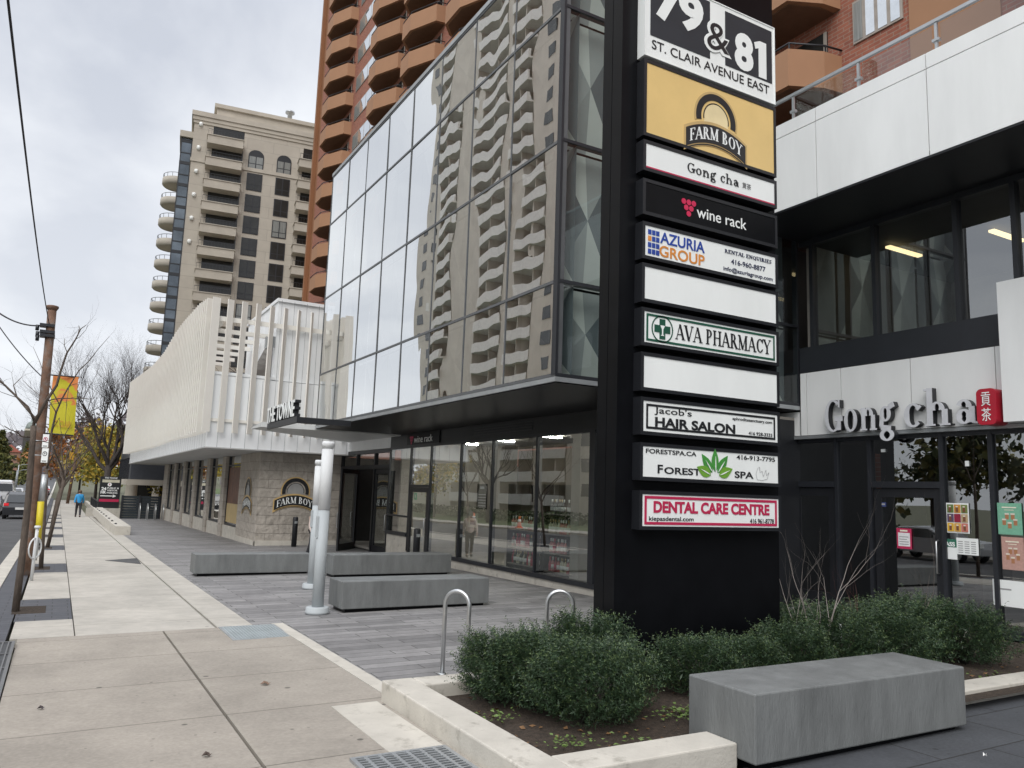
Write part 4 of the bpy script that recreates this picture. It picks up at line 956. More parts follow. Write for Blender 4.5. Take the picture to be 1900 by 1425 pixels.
# stone end wall and piers
XSt, YSt = 6.02, 28.15
MB().box(XSt, XS+.2, YSt, YSt+.5, -.5, ZBt-.041).box(XSt, XSt+.5, YSt+.51, 31.6, -.5, ZBt-.041).build('stone_wall', stonem, mk)
MB().box(XSt-.03, XS+.1, YSt-.03, YSt-.001, -.5, -.12).box(XSt-.03, XSt-.001, YSt-.03, 31.6, -.5, -.14).build('stone_plinth', lightc, mk)
piers = [(34.4, 35.2), (38.4, 39.2), (42.6, 43.4), (46.6, 47.4), (50.6, 51.4), (54.5, 56.5)]
prev = 31.6
for a, c in piers:
    MB().box(XSt-.06, XSt+.5, a, c, -.7, ZBt-.041).build('stone_pier', stonem, mk)
    MB().box(XSt+.0, XSt+.4, prev+.01, a-.01, -.8, .12).build('window_plinth', lightc, mk)
    fr = MB().box(XSt+.06, XSt+.16, prev+.01, prev+.09, .12, ZBt-.05).box(XSt+.06, XSt+.16, a-.09, a-.01, .12, ZBt-.05).box(XSt+.061, XSt+.16, prev+.1, a-.1, .12, .2).box(XSt+.061, XSt+.16, prev+.1, a-.1, 2.5, 2.56).build('window_frame', darkm, mk)
    pane((XSt+.11, a-.1, .2), (0, -1, 0), (0, 0, 1), a-prev-.2, ZBt-.26, g_face, .002, 'window_pane', fr)
    prev = c
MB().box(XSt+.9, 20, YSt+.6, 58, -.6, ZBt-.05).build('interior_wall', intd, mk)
po = tag(MB().box(XSt+.085, XSt+.10, 31.75, 34.25, .25, 2.45).build('window_poster', mat('poster_brown', (.13, .055, .03), .5, var=.6, scale=3, stretch=(1, 3, 1)), org=(XSt+.2, 33, .2)), 'tall dark brown photo poster in the first stone window bay', 'poster')
MB().box(XSt+.07, XSt+.084, 31.8, 34.2, .25, 1.0).build('poster_footer', mat('poster_tan', (.48, .36, .17), .5), po)
pl = Plate((XSt+.19, 34.2, .25), (0, -1, 0), (0, 0, 1), 2.4, .75)
# stone wall emblems
for lab, P0, U, wd_, z0 in (('round arched black and gold shop emblem on the stone end wall', (6.55, YSt-.02), (1, 0, 0), 1.5, .72), ('arched black and gold shop emblem on the street side stone wall', (XSt-.02, 31.0), (0, -1, 0), 2.4, .62)):
    e_ = thing('wall_emblem', lab, 'sign', (P0[0], P0[1], z0))
    emblem(Plate((P0[0], P0[1], z0), U, (0, 0, 1), wd_, 1.6), .5, .52, min(1.55, wd_*.95), e_, mat('emblem_grey', (.30, .30, .29), .6))
# ------------------------------------------------------------------ terracotta balcony tower behind
XO = 20.0
tw = thing('terracotta_tower', 'tall terracotta and brick apartment tower with chamfered balconies behind the glass building', 'building', (XO+6, 40, 0))
YT = 78.7
HT = 96
bandsY = []
MB().box(XO-.0, 38, YT-1.2, YT, -1, HT).build('end_wall', terrad, tw)
MB().box(XO-.35, XO-.01, YT-.5, YT, -1, HT).build('end_fin', terrad, tw)
MB().box(XO, 38, -18, YT-1.21, -1, HT).build('brick_wall', brickm, tw)
FL = 2.83
# columns of balconies: (far y, near y)
bal = [(72.0, 66.6), (58.4, 53.3), (51.2, 46.2), (43.6, 38.0), (36, 30.5), (23.4, 15.0), (9.5, 2.5)]
def balc_mb(ya, yb):      # trapezoid plan: out from the wall, both ends chamfered
    pl_ = [(XO-.002, ya), (XO-1.0, ya-.35), (XO-1.75, ya-1.3), (XO-1.75, yb+(2.2 if ya > 30 else .6)), (XO-.7, yb+.1), (XO-.002, yb)]
    return pl_
first = {}
for bi, (ya, yb) in enumerate(bal):
    P = balc_mb(ya, yb)
    inner = [(XO-.002, ya-.2), (XO-.9, ya-.5), (XO-1.6, ya-1.37), (XO-1.6, yb+(2.25 if ya > 30 else .7)), (XO-.62, yb+.27), (XO-.002, yb+.25)]
    mb = MB()
    mb.prism([(x, y, 0) for x, y in P][::-1], (0, 0, -.22))
    mb.v = [Vector(v) for v in mb.v]
    lowz = -.22
    body = MB()
    for (a, c, ia, ic) in zip(P[:-1], P[1:], inner[:-1], inner[1:]):
        body.hexa([(a[0], a[1], .0), (c[0], c[1], .0), (ic[0], ic[1], .0), (ia[0], ia[1], .0), (a[0], a[1], 1.0), (c[0], c[1], 1.0), (ic[0], ic[1], 1.0), (ia[0], ia[1], 1.0)])
    rail = MB(); rp_ = [(x+.06 if x < XO-.1 else x, y) for x, y in P]
    rail.tube([(x, y, 1.2) for x, y in rp_], .035, 5)
    for x, y in rp_[1:-1]: rail.box(x-.02, x+.02, y-.02, y+.02, 1.0, 1.19)
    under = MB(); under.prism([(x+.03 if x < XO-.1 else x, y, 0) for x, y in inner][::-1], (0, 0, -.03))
    z_lo, z_hi = (12, 70) if ya > 30 else (11, 34)
    k0 = int(z_lo/FL)
    proto = None
    z = k0*FL+(2.8 if ya > 30 else .55)
    while z < z_hi:
        if proto is None:
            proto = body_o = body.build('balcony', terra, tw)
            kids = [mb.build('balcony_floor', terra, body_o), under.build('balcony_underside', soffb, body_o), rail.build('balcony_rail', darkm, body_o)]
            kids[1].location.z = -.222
            lv = MB().box(XO-.05, XO-.003, yb+.5, ya-.6, .02, 2.1).build('balcony_door', winm, body_o)
            fr_ = MB().box(XO-.07, XO-.051, yb+.5, yb+.62, .02, 2.1).box(XO-.07, XO-.051, (ya+yb)/2-.05, (ya+yb)/2+.05, .02, 2.1).build('door_frame', mat('bronze_frame', (.35, .31, .27), .5), body_o)
            kids += [lv, fr_]
            body_o.location = Vector((0, 0, z))
        else:
            o = proto.copy(); COL.objects.link(o); o.location = Vector((0, 0, z))
            for kd in kids: q = kd.copy(); COL.objects.link(q); q.parent = o
        z += FL
# windows between balcony stacks
wins = [(65.9, 59.6), (28.6, 25.2), (14.55, 12.9)]
for ya, yb in wins:
    f = MB().box(XO-.05, XO-.002, yb, ya, .95, 2.35)
    gl_ = [(MB().box(XO-.062, XO-.052, yb+.08+i*(ya-yb)/4, yb+(i+1)*(ya-yb)/4-.04, 1.02, 2.28)) for i in range(4)]
    z = 4*FL+(2.8 if ya > 30 else .95); proto = None
    while z < (72 if ya > 30 else 30):
        if proto is None:
            proto = f.build('window_frame', mat('bronze_frame', (.35, .31, .27), .5), tw); kids = []
            for i, gm in enumerate(gl_): kids.append(gm.build('window_pane', mat('bright_pane', (.75, .78, .80), .03, metal=.9, var=.05) if i != 3 else winl, proto))
            proto.location = Vector((0, 0, z-.2))
        else:
            o = proto.copy(); COL.objects.link(o); o.location = Vector((0, 0, z-.2))
            for kd in kids: q = kd.copy(); COL.objects.link(q); q.parent = o
        z += FL

MB().box(XO-.06, XO-.001, 10.2, 12.7, -1, 40).build('terracotta_pier', terra, tw)
# ------------------------------------------------------------------ beige stone tower down the street
TL = PY(363, 206, 100)
RZ = R(-7)
bt = thing('beige_tower', 'beige stone apartment tower with balconies and a dark glazed corner', 'building', (TL.x, 100, -1), RZ)
ORG[bt.name] = Vector((0, 0, 0))       # children in the tower's own axes: u right, v back, z up from the street
H_ = TL.z+1
ci, si = math.cos(RZ), math.sin(RZ)
def TU(px, py):   # photo pixel on the tower's front face -> (u, z) in tower axes
    d = ray(px, py); n = Vector((-si, ci, 0)); p0 = Vector((TL.x, 100, 0)); t = (p0-EYE).dot(n)/d.dot(n); q = EYE+d*t
    return (q-p0).dot(Vector((ci, si, 0))), q.z+1
WT = 24
MB().box(0, WT, .02, 26, 0, H_-.6).build('stone_wall', beigest, bt, local=True)
co = MB()
for k, (o_, z0, z1) in enumerate(((.35, H_-.6, H_), (.22, H_-1.1, H_-.601), (.12, H_-1.5, H_-1.101))): co.box(-o_, WT+o_, .02-o_, 26, z0, z1)
co.box(-.10, WT, -.10, 26, TU(465, 315)[1]-.2, TU(465, 315)[1]+.25)
co.build('cornice', beigep, bt, local=True)
u_, z_ = TU(403, 203)
MB().box(u_, WT, 2.0, 24, H_+.01, H_+1.9).box(u_-.3, WT+.3, 1.7, 24.3, H_+1.91, H_+2.4).build('penthouse', beigep, bt, local=True)
uv = TU(540, 240)
MB().lathe((uv[0], 3.0, H_+2.4), [(.3, 0), (.3, 1.2), (.6, 1.25), (.6, 1.5), (.2, 1.6)], 12).build('roof_vent', galv, bt, local=True)
# floors from photographed balcony tops (front parapet lower edges)
zb = [TU(415, y_)[1] for y_ in (279, 322, 364, 406, 447, 487, 526)]
st = (zb[0]-zb[-1])/6
ub = (TU(383, 280)[0], TU(449, 290)[0])
ur = (TU(553, 300)[0], TU(553, 300)[0]+6)
uw = [(TU(462, 280)[0], TU(491, 280)[0]), (TU(514, 300)[0], TU(541, 300)[0])]
def tower_balcony(u0, u1, z):
    b_ = MB().box(u0, u1, -1.7, .019, z-.02, z+.25).box(u0, u1, -1.7, -1.5, z+.251, z+1.0).box(u0, u0+.2, -1.49, .019, z+.251, z+1.0).box(u1-.2, u1, -1.49, .019, z+.251, z+1.0).box(u0-.08, u1+.08, -1.8, .01, z+1.001, z+1.1).build('balcony', beigep, bt, local=True)
    r_ = MB().box(u0+.05, u1-.05, -1.66, -1.62, z+1.75, z+1.8)
    n = int((u1-u0)/.35)
    for k in range(n+1): u = u0+.06+(u1-u0-.12)*k/n; r_.box(u-.015, u+.015, -1.655, -1.625, z+1.1, z+1.75)
    r_.build('balcony_rail', darkm, b_, local=True)
    MB().box(u0+.6, u1+.1, .0, .018, z+.9, z+3.2).build('balcony_door', winm, b_, local=True)
def tower_window(u0, u1, z0, z1, arch=False):
    f_ = MB().box(u0, u1, -.05, .018, z0, z1)
    if arch:
        n = 10; um, hw = (u0+u1)/2, (u1-u0)/2
        f_.prism([(um-hw*math.cos(math.pi*k/n), -.05, z1+.001+.8*math.sin(math.pi*k/n)) for k in range(n+1)], (0, .065, 0))
    f_ = f_.build('window', darkm, bt, local=True)
    w_ = (u1-u0)/2; m_ = winl if rnd.random() < .35 else winm
    MB().box(u0+.12, u0+w_-.06, -.065, -.051, z0+.75, z1-.1).box(u0+w_+.06, u1-.12, -.065, -.051, z0+.75, z1-.1).box(u0+.12, u0+w_-.06, -.065, -.051, z0+.1, z0+.65).box(u0+w_+.06, u1-.12, -.065, -.051, z0+.1, z0+.65).build('window_pane', m_, f_, local=True)
zz_ = [zb[0]-st*k for k in range(0, 13)]
w0 = TU(476, 324)[1]-TU(476, 244)[1]*0
for i, z in enumerate(zz_):
    if z < 4: break
    tower_balcony(ub[0], ub[1], z)
    tower_balcony(ur[0], ur[1], z-.9)
    for a, c in uw:
        wz = TU(478, 320)[1]-st*i if True else 0
        tower_window(a, c, wz+st-.15-2.6+.25, wz+st-.25 if i else wz+st-.75, arch=(i == 0))
# dark glazed strip and rounded balconies at the street corner
hb = TU(335, 235)[1]
hb += .75
MB().box(-1.35, -.05, 3.0, 8, 0, hb-.8).build('glazed_bay', mat('bay_glass', (.13, .15, .17), .06, metal=.75, var=.5, scale=.25), bt, local=True)
MB().box(-1.6, .0, 2.6, 8.3, hb-.79, hb).build('bay_cornice', beigep, bt, local=True)
mb = MB()
for k in range(40):
    z = 2+k*1.45
    if z < hb-1.2: mb.box(-1.41, -.04, 2.94, 8.0, z, z+(.14 if k % 2 else .4))
for u in (-1.35, -.15): mb.box(u-.05, u+.07, 2.93, 3.0, 0, hb-.8)
mb.build('bay_frame', darkm, bt, local=True)
hr = None
for k in range(13):
    z = hb-5.1-st*k
    if z < 5: break
    c_ = MB().lathe((-1.5, 9.9, z), [(1.75, 0), (1.95, .2), (1.95, .95), (1.7, .96)], 20).build('round_balcony', beigep, bt, local=True)
    r_ = MB()
    for q in range(16):
        a_ = 2*math.pi*q/16; r_.tube([(-1.5+1.85*math.cos(a_), 9.9+1.85*math.sin(a_), z+.95), (-1.5+1.85*math.cos(a_), 9.9+1.85*math.sin(a_), z+1.5)], .025, 4)
    r_.tube([(-1.5+1.85*math.cos(math.pi*q/12), 9.9+1.85*math.sin(math.pi*q/12), z+1.5) for q in range(25)], .035, 4, False).build('balcony_rail', darkm, c_, local=True)
MB().box(-1.5, -.1, 8.4, 20, 0, hb-3).build('side_wall', beigep, bt, local=True)
for k in range(18):
    z = 6+k*st*.99
    if z < hb-6: MB().box(-1.55, -1.501, 11, 15.5, z, z+2.2).build('side_window', winm, bt, local=True)
for i in range(6):
    uu, zt = TU(373-4.4*i, 231+43.5*i)
    l_ = MB().lathe((uu, -.02, zt), [(.05, -.25), (.22, -.2), (.25, .2), (.1, .3)], 10).build('wall_lamp', signw, bt, local=True)
# ------------------------------------------------------------------ planter, benches, racks, grates
pw = thing('planter_wall', 'low pale concrete kerb wall around the shrub bed', 'planter', (2.6, 4.2, 0))
ZT = .115
MB().cbox(2.60, 2.885, 4.13, 6.70, -.12, ZT, .012).cbox(2.886, 4.1, 6.42, 6.70, -.12, ZT-.001, .012).cbox(4.105, 11, 6.42, 6.70, -.12, ZT, .012).cbox(2.886, 4.22, 4.13, 4.43, -.12, ZT-.002, .012).cbox(6.95, 11, 4.46, 4.74, -.10, ZT-.02, .012).build('kerb_wall', lightc, pw)
def bench(label, x0, x1, y0, y1, h, rz=0, m=benchm, base=True, name='concrete_bench', group=None):
    cx, cy = (x0+x1)/2, (y0+y1)/2; z = gz(cx, cy)
    t = thing(name, label, 'bench', (cx, cy, z-(.03 if y1 < 5 else 0)), rz, group)
    a, b2 = (x1-x0)/2, (y1-y0)/2
    MB().cbox(-a, a, -b2, b2, .045, h, .012).build('seat_block', m, t, local=True)
    if base: MB().box(-a+.07, a-.07, -b2+.06, b2-.06, -.03, .044).build('plinth', blackg, t, local=True)
    return t
GB = 'dark concrete block benches'
bench('large grey concrete block bench in front of the shrub bed', 4.22, 6.64, 3.97, 4.62, .505, group=GB)
bench('long dark concrete block bench beside the round column', 3.88, 6.42, 11.85, 12.5, .455, R(.8), group=GB)
bench('dark concrete block bench half hidden behind the long one', 5.3, 8.15, 16.95, 17.6, .47, R(.5), group=GB)
bench('dark concrete block bench alone on the plaza before the stone wall', 2.66, 5.15, 18.02, 18.62, .45, R(0), group=GB)
lb = bench('long pale concrete bench with metal studs beside the sidewalk', 2.14, 2.72, 35.7, 60, .50, R(-.0), lightc, False)
mb = MB()
for k in range(9):
    mb.lathe((-.18, -10.5+k*2.6, .5), [(.05, 0), (.05, .03), (.03, .05)], 10)
mb.build('studs', darkm, lb, local=True)
def rack(loc, rz, label, group, h=.82, w=.135, r=.022):
    t = thing('bike_rack', label, 'bike rack', loc, rz, group); pts = [(-w, 0, -.05), (-w, 0, h-w)]
    pts += [(-w*math.cos(math.pi*k/14), 0, h-w+w*math.sin(math.pi*k/14)) for k in range(1, 14)] + [(w, 0, h-w), (w, 0, -.05)]
    MB().tube(pts, r, 12).build('hoop', steel, t, local=True)
    for x in (-w, w): MB().lathe((x, 0, 0), [(.05, 0), (.05, .008), (.03, .012)], 14).build('foot_plate', steel, t, local=True)
    return t
rg = 'steel hoop bike racks behind the shrub bed'
r1 = rack((3.61, 7.33, gz(3.6, 7.3)), R(-52), 'steel hoop rack standing clear left of the shrubs', rg)
r2 = rack((4.62, 6.98, gz(4.6, 7.0)), R(-32), 'steel hoop rack rising behind the shrubs next to the pylon', rg)
rg = 'hoop racks by the dark slatted fence'
for i in range(5):
    p = G(268+6*i, 960); rack((4.6+.42*i, 55.2-.3*i, gz(4.6, 55)), R(90), 'small steel hoop rack by the dark slatted fence', rg, h=1.0, w=.42, r=.03)
def grate(name, label, x0, x1, y0, y1, n, m, along='x', rz=0):
    cx, cy = (x0+x1)/2, (y0+y1)/2
    t = thing(name, label, 'grate', (cx, cy, gz(cx, cy)), rz); a, b2 = (x1-x0)/2, (y1-y0)/2
    f = .03
    MB().box(-a, a, -b2, -b2+f, -.03, .016).box(-a, a, b2-f, b2, -.03, .016).box(-a, -a+f, -b2+f, b2-f, -.03, .016).box(a-f, a, -b2+f, b2-f, -.03, .016).build('frame', m, t, local=True)
    MB().box(-a+f, a-f, -b2+f, b2-f, -.03, .007).build('pit', signk, t, local=True)
    mb = MB()
    for i in range(n):
        if along == 'x': y_ = -b2+f+(2*b2-2*f)*(i+.5)/n; mb.box(-a+f, a-f, y_-.007, y_+.007, .007, .015)
        else: x_ = -a+f+(2*a-2*f)*(i+.5)/n; mb.box(x_-.007, x_+.007, -b2+f, b2-f, .007, .015)
    if along == 'x':
        for i in range(1, 7): x_ = -a+2*a*i/7; mb.box(x_-.012, x_+.012, -b2+f, b2-f, .0075, .016)
    else:
        for i in range(1, 8): y_ = -b2+2*b2*i/8; mb.box(-a+f, a-f, y_-.01, y_+.01, .0075, .016)
    mb.build('grate_bars', m, t, local=True)
    return t
grate('drain_grate', 'large steel grate at the corner of the shrub bed', 1.86, 2.56, 4.25, 5.30, 22, galv)
grate('drain_grate', 'long dark steel grate at the kerb edge of the sidewalk', -1.1, -.25, 5.0, 10.75, 14, mat('grate_dark', (.2, .2, .2), .5, metal=.6), 'y')
hp = thing('utility_cover', 'pale speckled steel cover plate where the sidewalk meets the plaza', 'cover', (2.36, 10.6, gz(2.36, 10.6)))
MB().box(-.36, .36, -.5, .5, -.03, .010).build('cover_frame', galv, hp, local=True)
mb = MB().box(-.33, .33, -.47, .47, .0, .014)
for i in range(16):
    for j in range(20):
        mb.box(-.31+i*.04, -.285+i*.04, -.45+j*.046, -.425+j*.046, .0145, .018)
mb.build('cover_plate', mat('plate_grey', (.38, .42, .43), .5, metal=.3), hp, local=True)
# ------------------------------------------------------------------ yew shrubs (needle sprays), three shapes re-used
needle = mat('yew_needle', (0.026, 0.052, 0.022), 0.55, var=0.55, scale=9)
needle2 = mat('yew_tip', (0.085, 0.125, 0.045), 0.5, var=0.4, scale=9)
def yew(seed, n=1300, rx=.46, h=.72):
    rr = random.Random(seed); mb = MB(); st = MB()
    for k in range(16):
        a = rr.uniform(0, 6.28); r = rr.uniform(.2, .75)*rx
        st.tube([(rr.uniform(-.06, .06), rr.uniform(-.06, .06), -.03), (r*.5*math.cos(a), r*.5*math.sin(a), h*.35), (r*math.cos(a), r*math.sin(a), h*rr.uniform(.6, .85))], [.012, .009, .005], 5)
    for k in range(n):
        a = rr.uniform(0, 6.28); v = rr.random()**.8; rad = rx*math.sqrt(rr.uniform(.2, 1.0))*(.72+.35*math.sin(math.pi*min(1, v*.85+.12)))
        lump = 1+.22*math.sin(3*a+seed)+.16*math.sin(7*a+2*v)
        base = Vector((rad*lump*math.cos(a), rad*lump*math.sin(a), .06+h*v*(.80+.20*rr.random())))
        d = Vector((math.cos(a)*rr.uniform(.2, 1), math.sin(a)*rr.uniform(.2, 1), rr.uniform(.25, 1.3)))+Vector((rr.uniform(-.5, .5), rr.uniform(-.5, .5), 0)); d.normalize()
        L = rr.uniform(.09, .20)*(1.6 if rr.random() < .14 else 1); side = d.cross(Vector((rr.uniform(-1, 1), rr.uniform(-1, 1), rr.uniform(-1, 1)))); side.normalize()
        nn = 13
        for q in range(nn):
            f = (q+1)/nn; p = base+d*(L*f); ang = q*2.4; sd = Quaternion(d, ang) @ side
            nl = .036*(1.15-.55*f); w = .0058
            tip_ = p+sd*nl+d*nl*.55; up = d.cross(sd)*w
            mb.cur = 1 if (f > .72 and rr.random() < .5) else 0
            mb.tri(p-d*w*1.2+up*.2, p+d*w*1.2-up*.2, tip_)
    for k in range(int(n*1.1)):     # inner leaf quads added to darken the inside and block see-through
        a = rr.uniform(0, 6.28); v = rr.random(); rad = rx*math.sqrt(rr.random())*.82*(.72+.35*math.sin(math.pi*min(1, v*.85+.12)))
        p = Vector((rad*math.cos(a), rad*math.sin(a), .05+h*.86*v)); u = Vector((rr.gauss(0, 1), rr.gauss(0, 1), rr.gauss(0, 1))).normalized(); w = u.cross(Vector((rr.gauss(0, 1), rr.gauss(0, 1), rr.gauss(0, 1)))).normalized(); s_ = rr.uniform(.025, .05)
        mb.cur = 0; mb.quad(p-u*s_, p-w*s_*.22, p+u*s_, p+w*s_*.22)
    return mb, st
ybm = [yew(3), yew(7, 1150, .46, .64), yew(12, 1350, .50, .70), yew(21, 950, .34, .78)]
yewp = []
spots = [  # x, y, shape, scale, label
 (3.38, 6.12, 3, .76, 'dark green yew shrub at the left corner of the bed by the hoop rack'),
 (3.58, 5.80, 0, .80, 'bushy yew shrub with a yellowish tip left of middle in the bed'),
 (3.98, 6.12, 1, .86, 'yew shrub at the back of the bed between the two hoop racks'),
 (3.72, 5.22, 2, .80, 'foremost yew shrub standing over bare soil at the kerb corner'),
 (4.04, 5.40, 0, .79, 'round yew shrub hiding the lower left corner of the pylon'),
 (5.18, 5.55, 1, .76, 'yew shrub behind the left end of the grey bench under the pylon'),
 (5.72, 5.50, 2, .68, 'low yew shrub under the right half of the pylon'),
 (6.35, 5.48, 0, .76, 'yew shrub at the right foot of the pylon'),
 (7.15, 5.70, 2, .84, 'yew shrub at the foot of the bare sapling'),
 (7.75, 5.45, 0, .84, 'yew shrub behind the right end of the grey bench'),
 (7.55, 6.15, 1, .95, 'rear yew shrub in front of the tea shop door'),
 (8.35, 5.75, 2, .92, 'dense yew shrub right of the shop door'),
 (8.95, 5.35, 0, .88, 'yew shrub at the far right of the bed by the picture edge'),
 (9.10, 6.05, 1, 1.0, 'rear yew shrub before the rightmost shop window'),
 (4.34, 6.12, 3, .90, 'tall thin yew shrub at the back left edge of the pylon'),
 (6.95, 6.20, 1, .85, 'rear yew shrub just right of the pylon base')]
for i, (x, y, k, s_, lab) in enumerate(spots):
    z = gz(x, y)+.05
    while len(yewp) < 4:
        q = len(yewp); b_, st_ = ybm[q]; yewp.append((b_, st_, None))
    if yewp[k][2] is None:
        t = thing('yew_shrub', lab, 'shrub', (x, y, z), i*1.3, 'yew shrubs in the planter bed')
        yewp[k][0].build('foliage', [needle, needle2], t, local=True); yewp[k][1].build('stems', barkd, t, local=True)
        t.scale = (s_, s_, s_*.86); yewp[k] = (yewp[k][0], yewp[k][1], t)
    else: dup(yewp[k][2], (x, y, z), i*1.3, lab, (s_, s_, s_*.86))
# bits of ground cover and leaf litter on the bed: one mass
gc = MB(); rr = random.Random(5)
def leaflet(mb, x, y, z, s):
    a = rr.uniform(0, 6.28); c, s_ = math.cos(a)*s, math.sin(a)*s; t1, t2 = rr.uniform(-.4, .6)*s, rr.uniform(-.4, .6)*s
    mb.quad((x-c, y-s_, z), (x+s_*.5, y-c*.5, z+t1), (x+c, y+s_, z+.2*s), (x-s_*.5, y+c*.5, z+t2))
for (cx_, cy_, n, sp) in ((3.05, 5.5, 60, .12), (4.62, 5.0, 240, .16), (3.25, 4.75, 60, .1), (7.3, 4.9, 160, .25), (8.4, 4.85, 120, .3), (3.75, 4.62, 30, .15)):
    for k in range(n): leaflet(gc, cx_+rr.gauss(0, sp), min(6.3, max(4.5, cy_+rr.gauss(0, sp*.6))), gz(3, 5)+.075+rr.random()*.05, rr.uniform(.012, .026))
tag(gc.build('ground_cover', mat('weed_green', (.11, .17, .04), .6, var=.4, scale=15)), kind='stuff')
lf = MB()
for k in range(340):
    x, y = rr.uniform(2.95, 9.5), rr.uniform(4.5, 6.3); leaflet(lf, x, y, gz(x, y)+.058, rr.uniform(.01, .03))
tag(lf.build('leaf_litter', mat('litter_brown', (.16, .085, .035), .8, var=.5, scale=12)), kind='stuff')
for lab, px, py, s_, m_ in (('dry curled leaf at the right corner of the grey bench', 1775, 1342, .05, 'a'), ('tiny pink scrap on the dark paving by the kerb', 1862, 1290, .02, 'b'), ('thin white scrap on the dark paving', 1828, 1406, .018, 'c'), ('yellow leaf under the left corner of the grey bench', 1334, 1406, .045, 'd'),
    ('dead leaf at the lower middle of the sidewalk', 383, 1406, .035, 'e'), ('brown smear of leaf near the grate on the aggregate walk', 492, 1272, .05, 'f'), ('small dark leaf on the left of the near sidewalk', 75, 1318, .03, 'g')):
    p = G(px, py); mb = MB()
    for k in range(7):
        a, b2 = k*.9, (k+1)*.9
        mb.tri((0, 0, .012), (s_*math.cos(a)*(.6+.4*(k % 2)), s_*math.sin(a)*.7, .006+.012*(k % 3)), (s_*math.cos(b2)*(.6+.4*((k+1) % 2)), s_*math.sin(b2)*.7, .006+.012*((k+1) % 3)))
    o = mb.build('fallen_scrap' if m_ in 'bc' else 'fallen_leaf', mat('scrap_'+m_, {'a': (.2, .1, .04), 'b': (.6, .35, .33), 'c': (.8, .8, .78), 'd': (.4, .38, .1), 'e': (.07, .05, .04), 'f': (.2, .13, .09), 'g': (.06, .05, .05)}[m_], .8)); o.location = (p.x, p.y, gz(p.x, p.y)+.006); ORG[o.name] = p
    tag(o, lab, 'scrap' if m_ in 'bc' else 'leaf')
# ------------------------------------------------------------------ bare saplings and trees
def branch(mb, p, d, L, r, depth, rr, spread=.6, n=3, up=.25, sides=5, mind=0, gnarl=.18):
    pts = [p]; rad = [r]; q = Vector(p); dd = Vector(d).normalized(); seg = 4
    for i in range(seg):
        dd = (dd+Vector((rr.gauss(0, gnarl), rr.gauss(0, gnarl), rr.gauss(0, gnarl)+up*.12))).normalized(); q = q+dd*(L/seg); pts.append(q.copy()); rad.append(r*(1-.5*(i+1)/seg))
    mb.tube(pts, rad, sides if depth > 1 else 3, cap=False)
    if depth <= mind: return
    for k in range(n):
        f = rr.uniform(.35, 1.0) if k else 1.0; i = min(seg, max(1, int(f*seg+.5)))
        ax = Vector((rr.gauss(0, 1), rr.gauss(0, 1), rr.gauss(0, 1))).normalized()
        nd = (dd+ax*spread*(1 if k else .6)); nd.z += up*.4; nd.normalize()
        branch(mb, pts[i], nd, L*rr.uniform(.6, .82), rad[i]*.72, depth-1, rr, spread, n, up, sides, mind, gnarl)
twigm = mat('twig_grey', (.26, .23, .21), .8, var=.2)
def sapling(x, y, stems, label, m, seed, h):
    rr = random.Random(seed); t = thing('bare_sapling', label, 'shrub', (x, y, gz(x, y)+.05)); mb = MB()
    for (dx, dy, L, r) in stems: branch(mb, Vector((rr.uniform(-.04, .04), rr.uniform(-.04, .04), 0)), Vector((dx, dy, 1)), L, r, 3, rr, .55, 2, .2, 5, 0, .10)
    mb.build('stems', m, t, local=True); return t
sp_ = sapling(7.05, 5.75, [(-.55, .1, .62, .010), (-.2, .05, .75, .011), (.03, 0, .85, .011), (.12, .1, .55, .008), (.38, -.1, .66, .010), (-.05, .2, .5, .008)], 'bare pale stemmed sapling with a white tag among the shrubs', twigm, 8, 1.2)
MB().box(.13, .16, -.16, -.154, .36, .5).build('plant_tag', signw, sp_, local=True)
sapling(8.42, 5.6, [(.05, 0, .8, .007), (.3, .05, .55, .006), (-.25, .1, .45, .005)], 'thin bare sapling in front of the posters', mat('twig_dark', (.12, .10, .09), .8), 15, 1.1)
sapling(7.75, 5.8, [(.08, 0, .5, .006), (-.1, .05, .45, .005)], 'small reddish bare twigs in front of the shop door', mat('twig_red', (.16, .07, .06), .8), 19, .8)
def ptree(label, base, polys, seed, group):
    """street tree whose limbs follow the photographed outline; each limb also leans a little toward or away from the street"""
    rr = random.Random(seed); t = thing('street_tree', label, 'tree', (base[0], base[1], gz(*base)), group=group)
    nrm = Vector((CF.x, CF.y, 0)).normalized(); b0 = Vector((base[0], base[1], 0))
    def P(px, py, off): d = ray(px, py); k = (b0-Vector((0, 0, 0))+nrm*off).dot(nrm)/d.dot(nrm); return EYE+d*k-Vector(t.location)
    tr = MB(); cr = MB()
    for i, (pts, r0, r1) in enumerate(polys):
        offs = rr.uniform(-.5, .5) if i else 0
        n = len(pts); w = [P(x, y, offs*(j/(n-1))) for j, (x, y) in enumerate(pts)]
        if i == 0: w[0].z = -.1
        rad = [r0+(r1-r0)*j/(n-1) for j in range(n)]
        (tr if i == 0 else cr).tube(w, rad, 7, cap=True)
        if i:
            for q in range(3):
                j = rr.randrange(1, n); d = (w[j]-w[j-1]).normalized()+Vector((rr.gauss(0, .5), rr.gauss(0, .5), rr.gauss(0, .4)))
                branch(cr, w[j], d, rr.uniform(.2, .45), rad[j]*.5, 1, rr, .6, 2, .2, 4)
    tr.build('trunk', barkm, t, local=True); cr.build('crown', barkm, t, local=True)
gt = 'young bare street trees along the kerb'
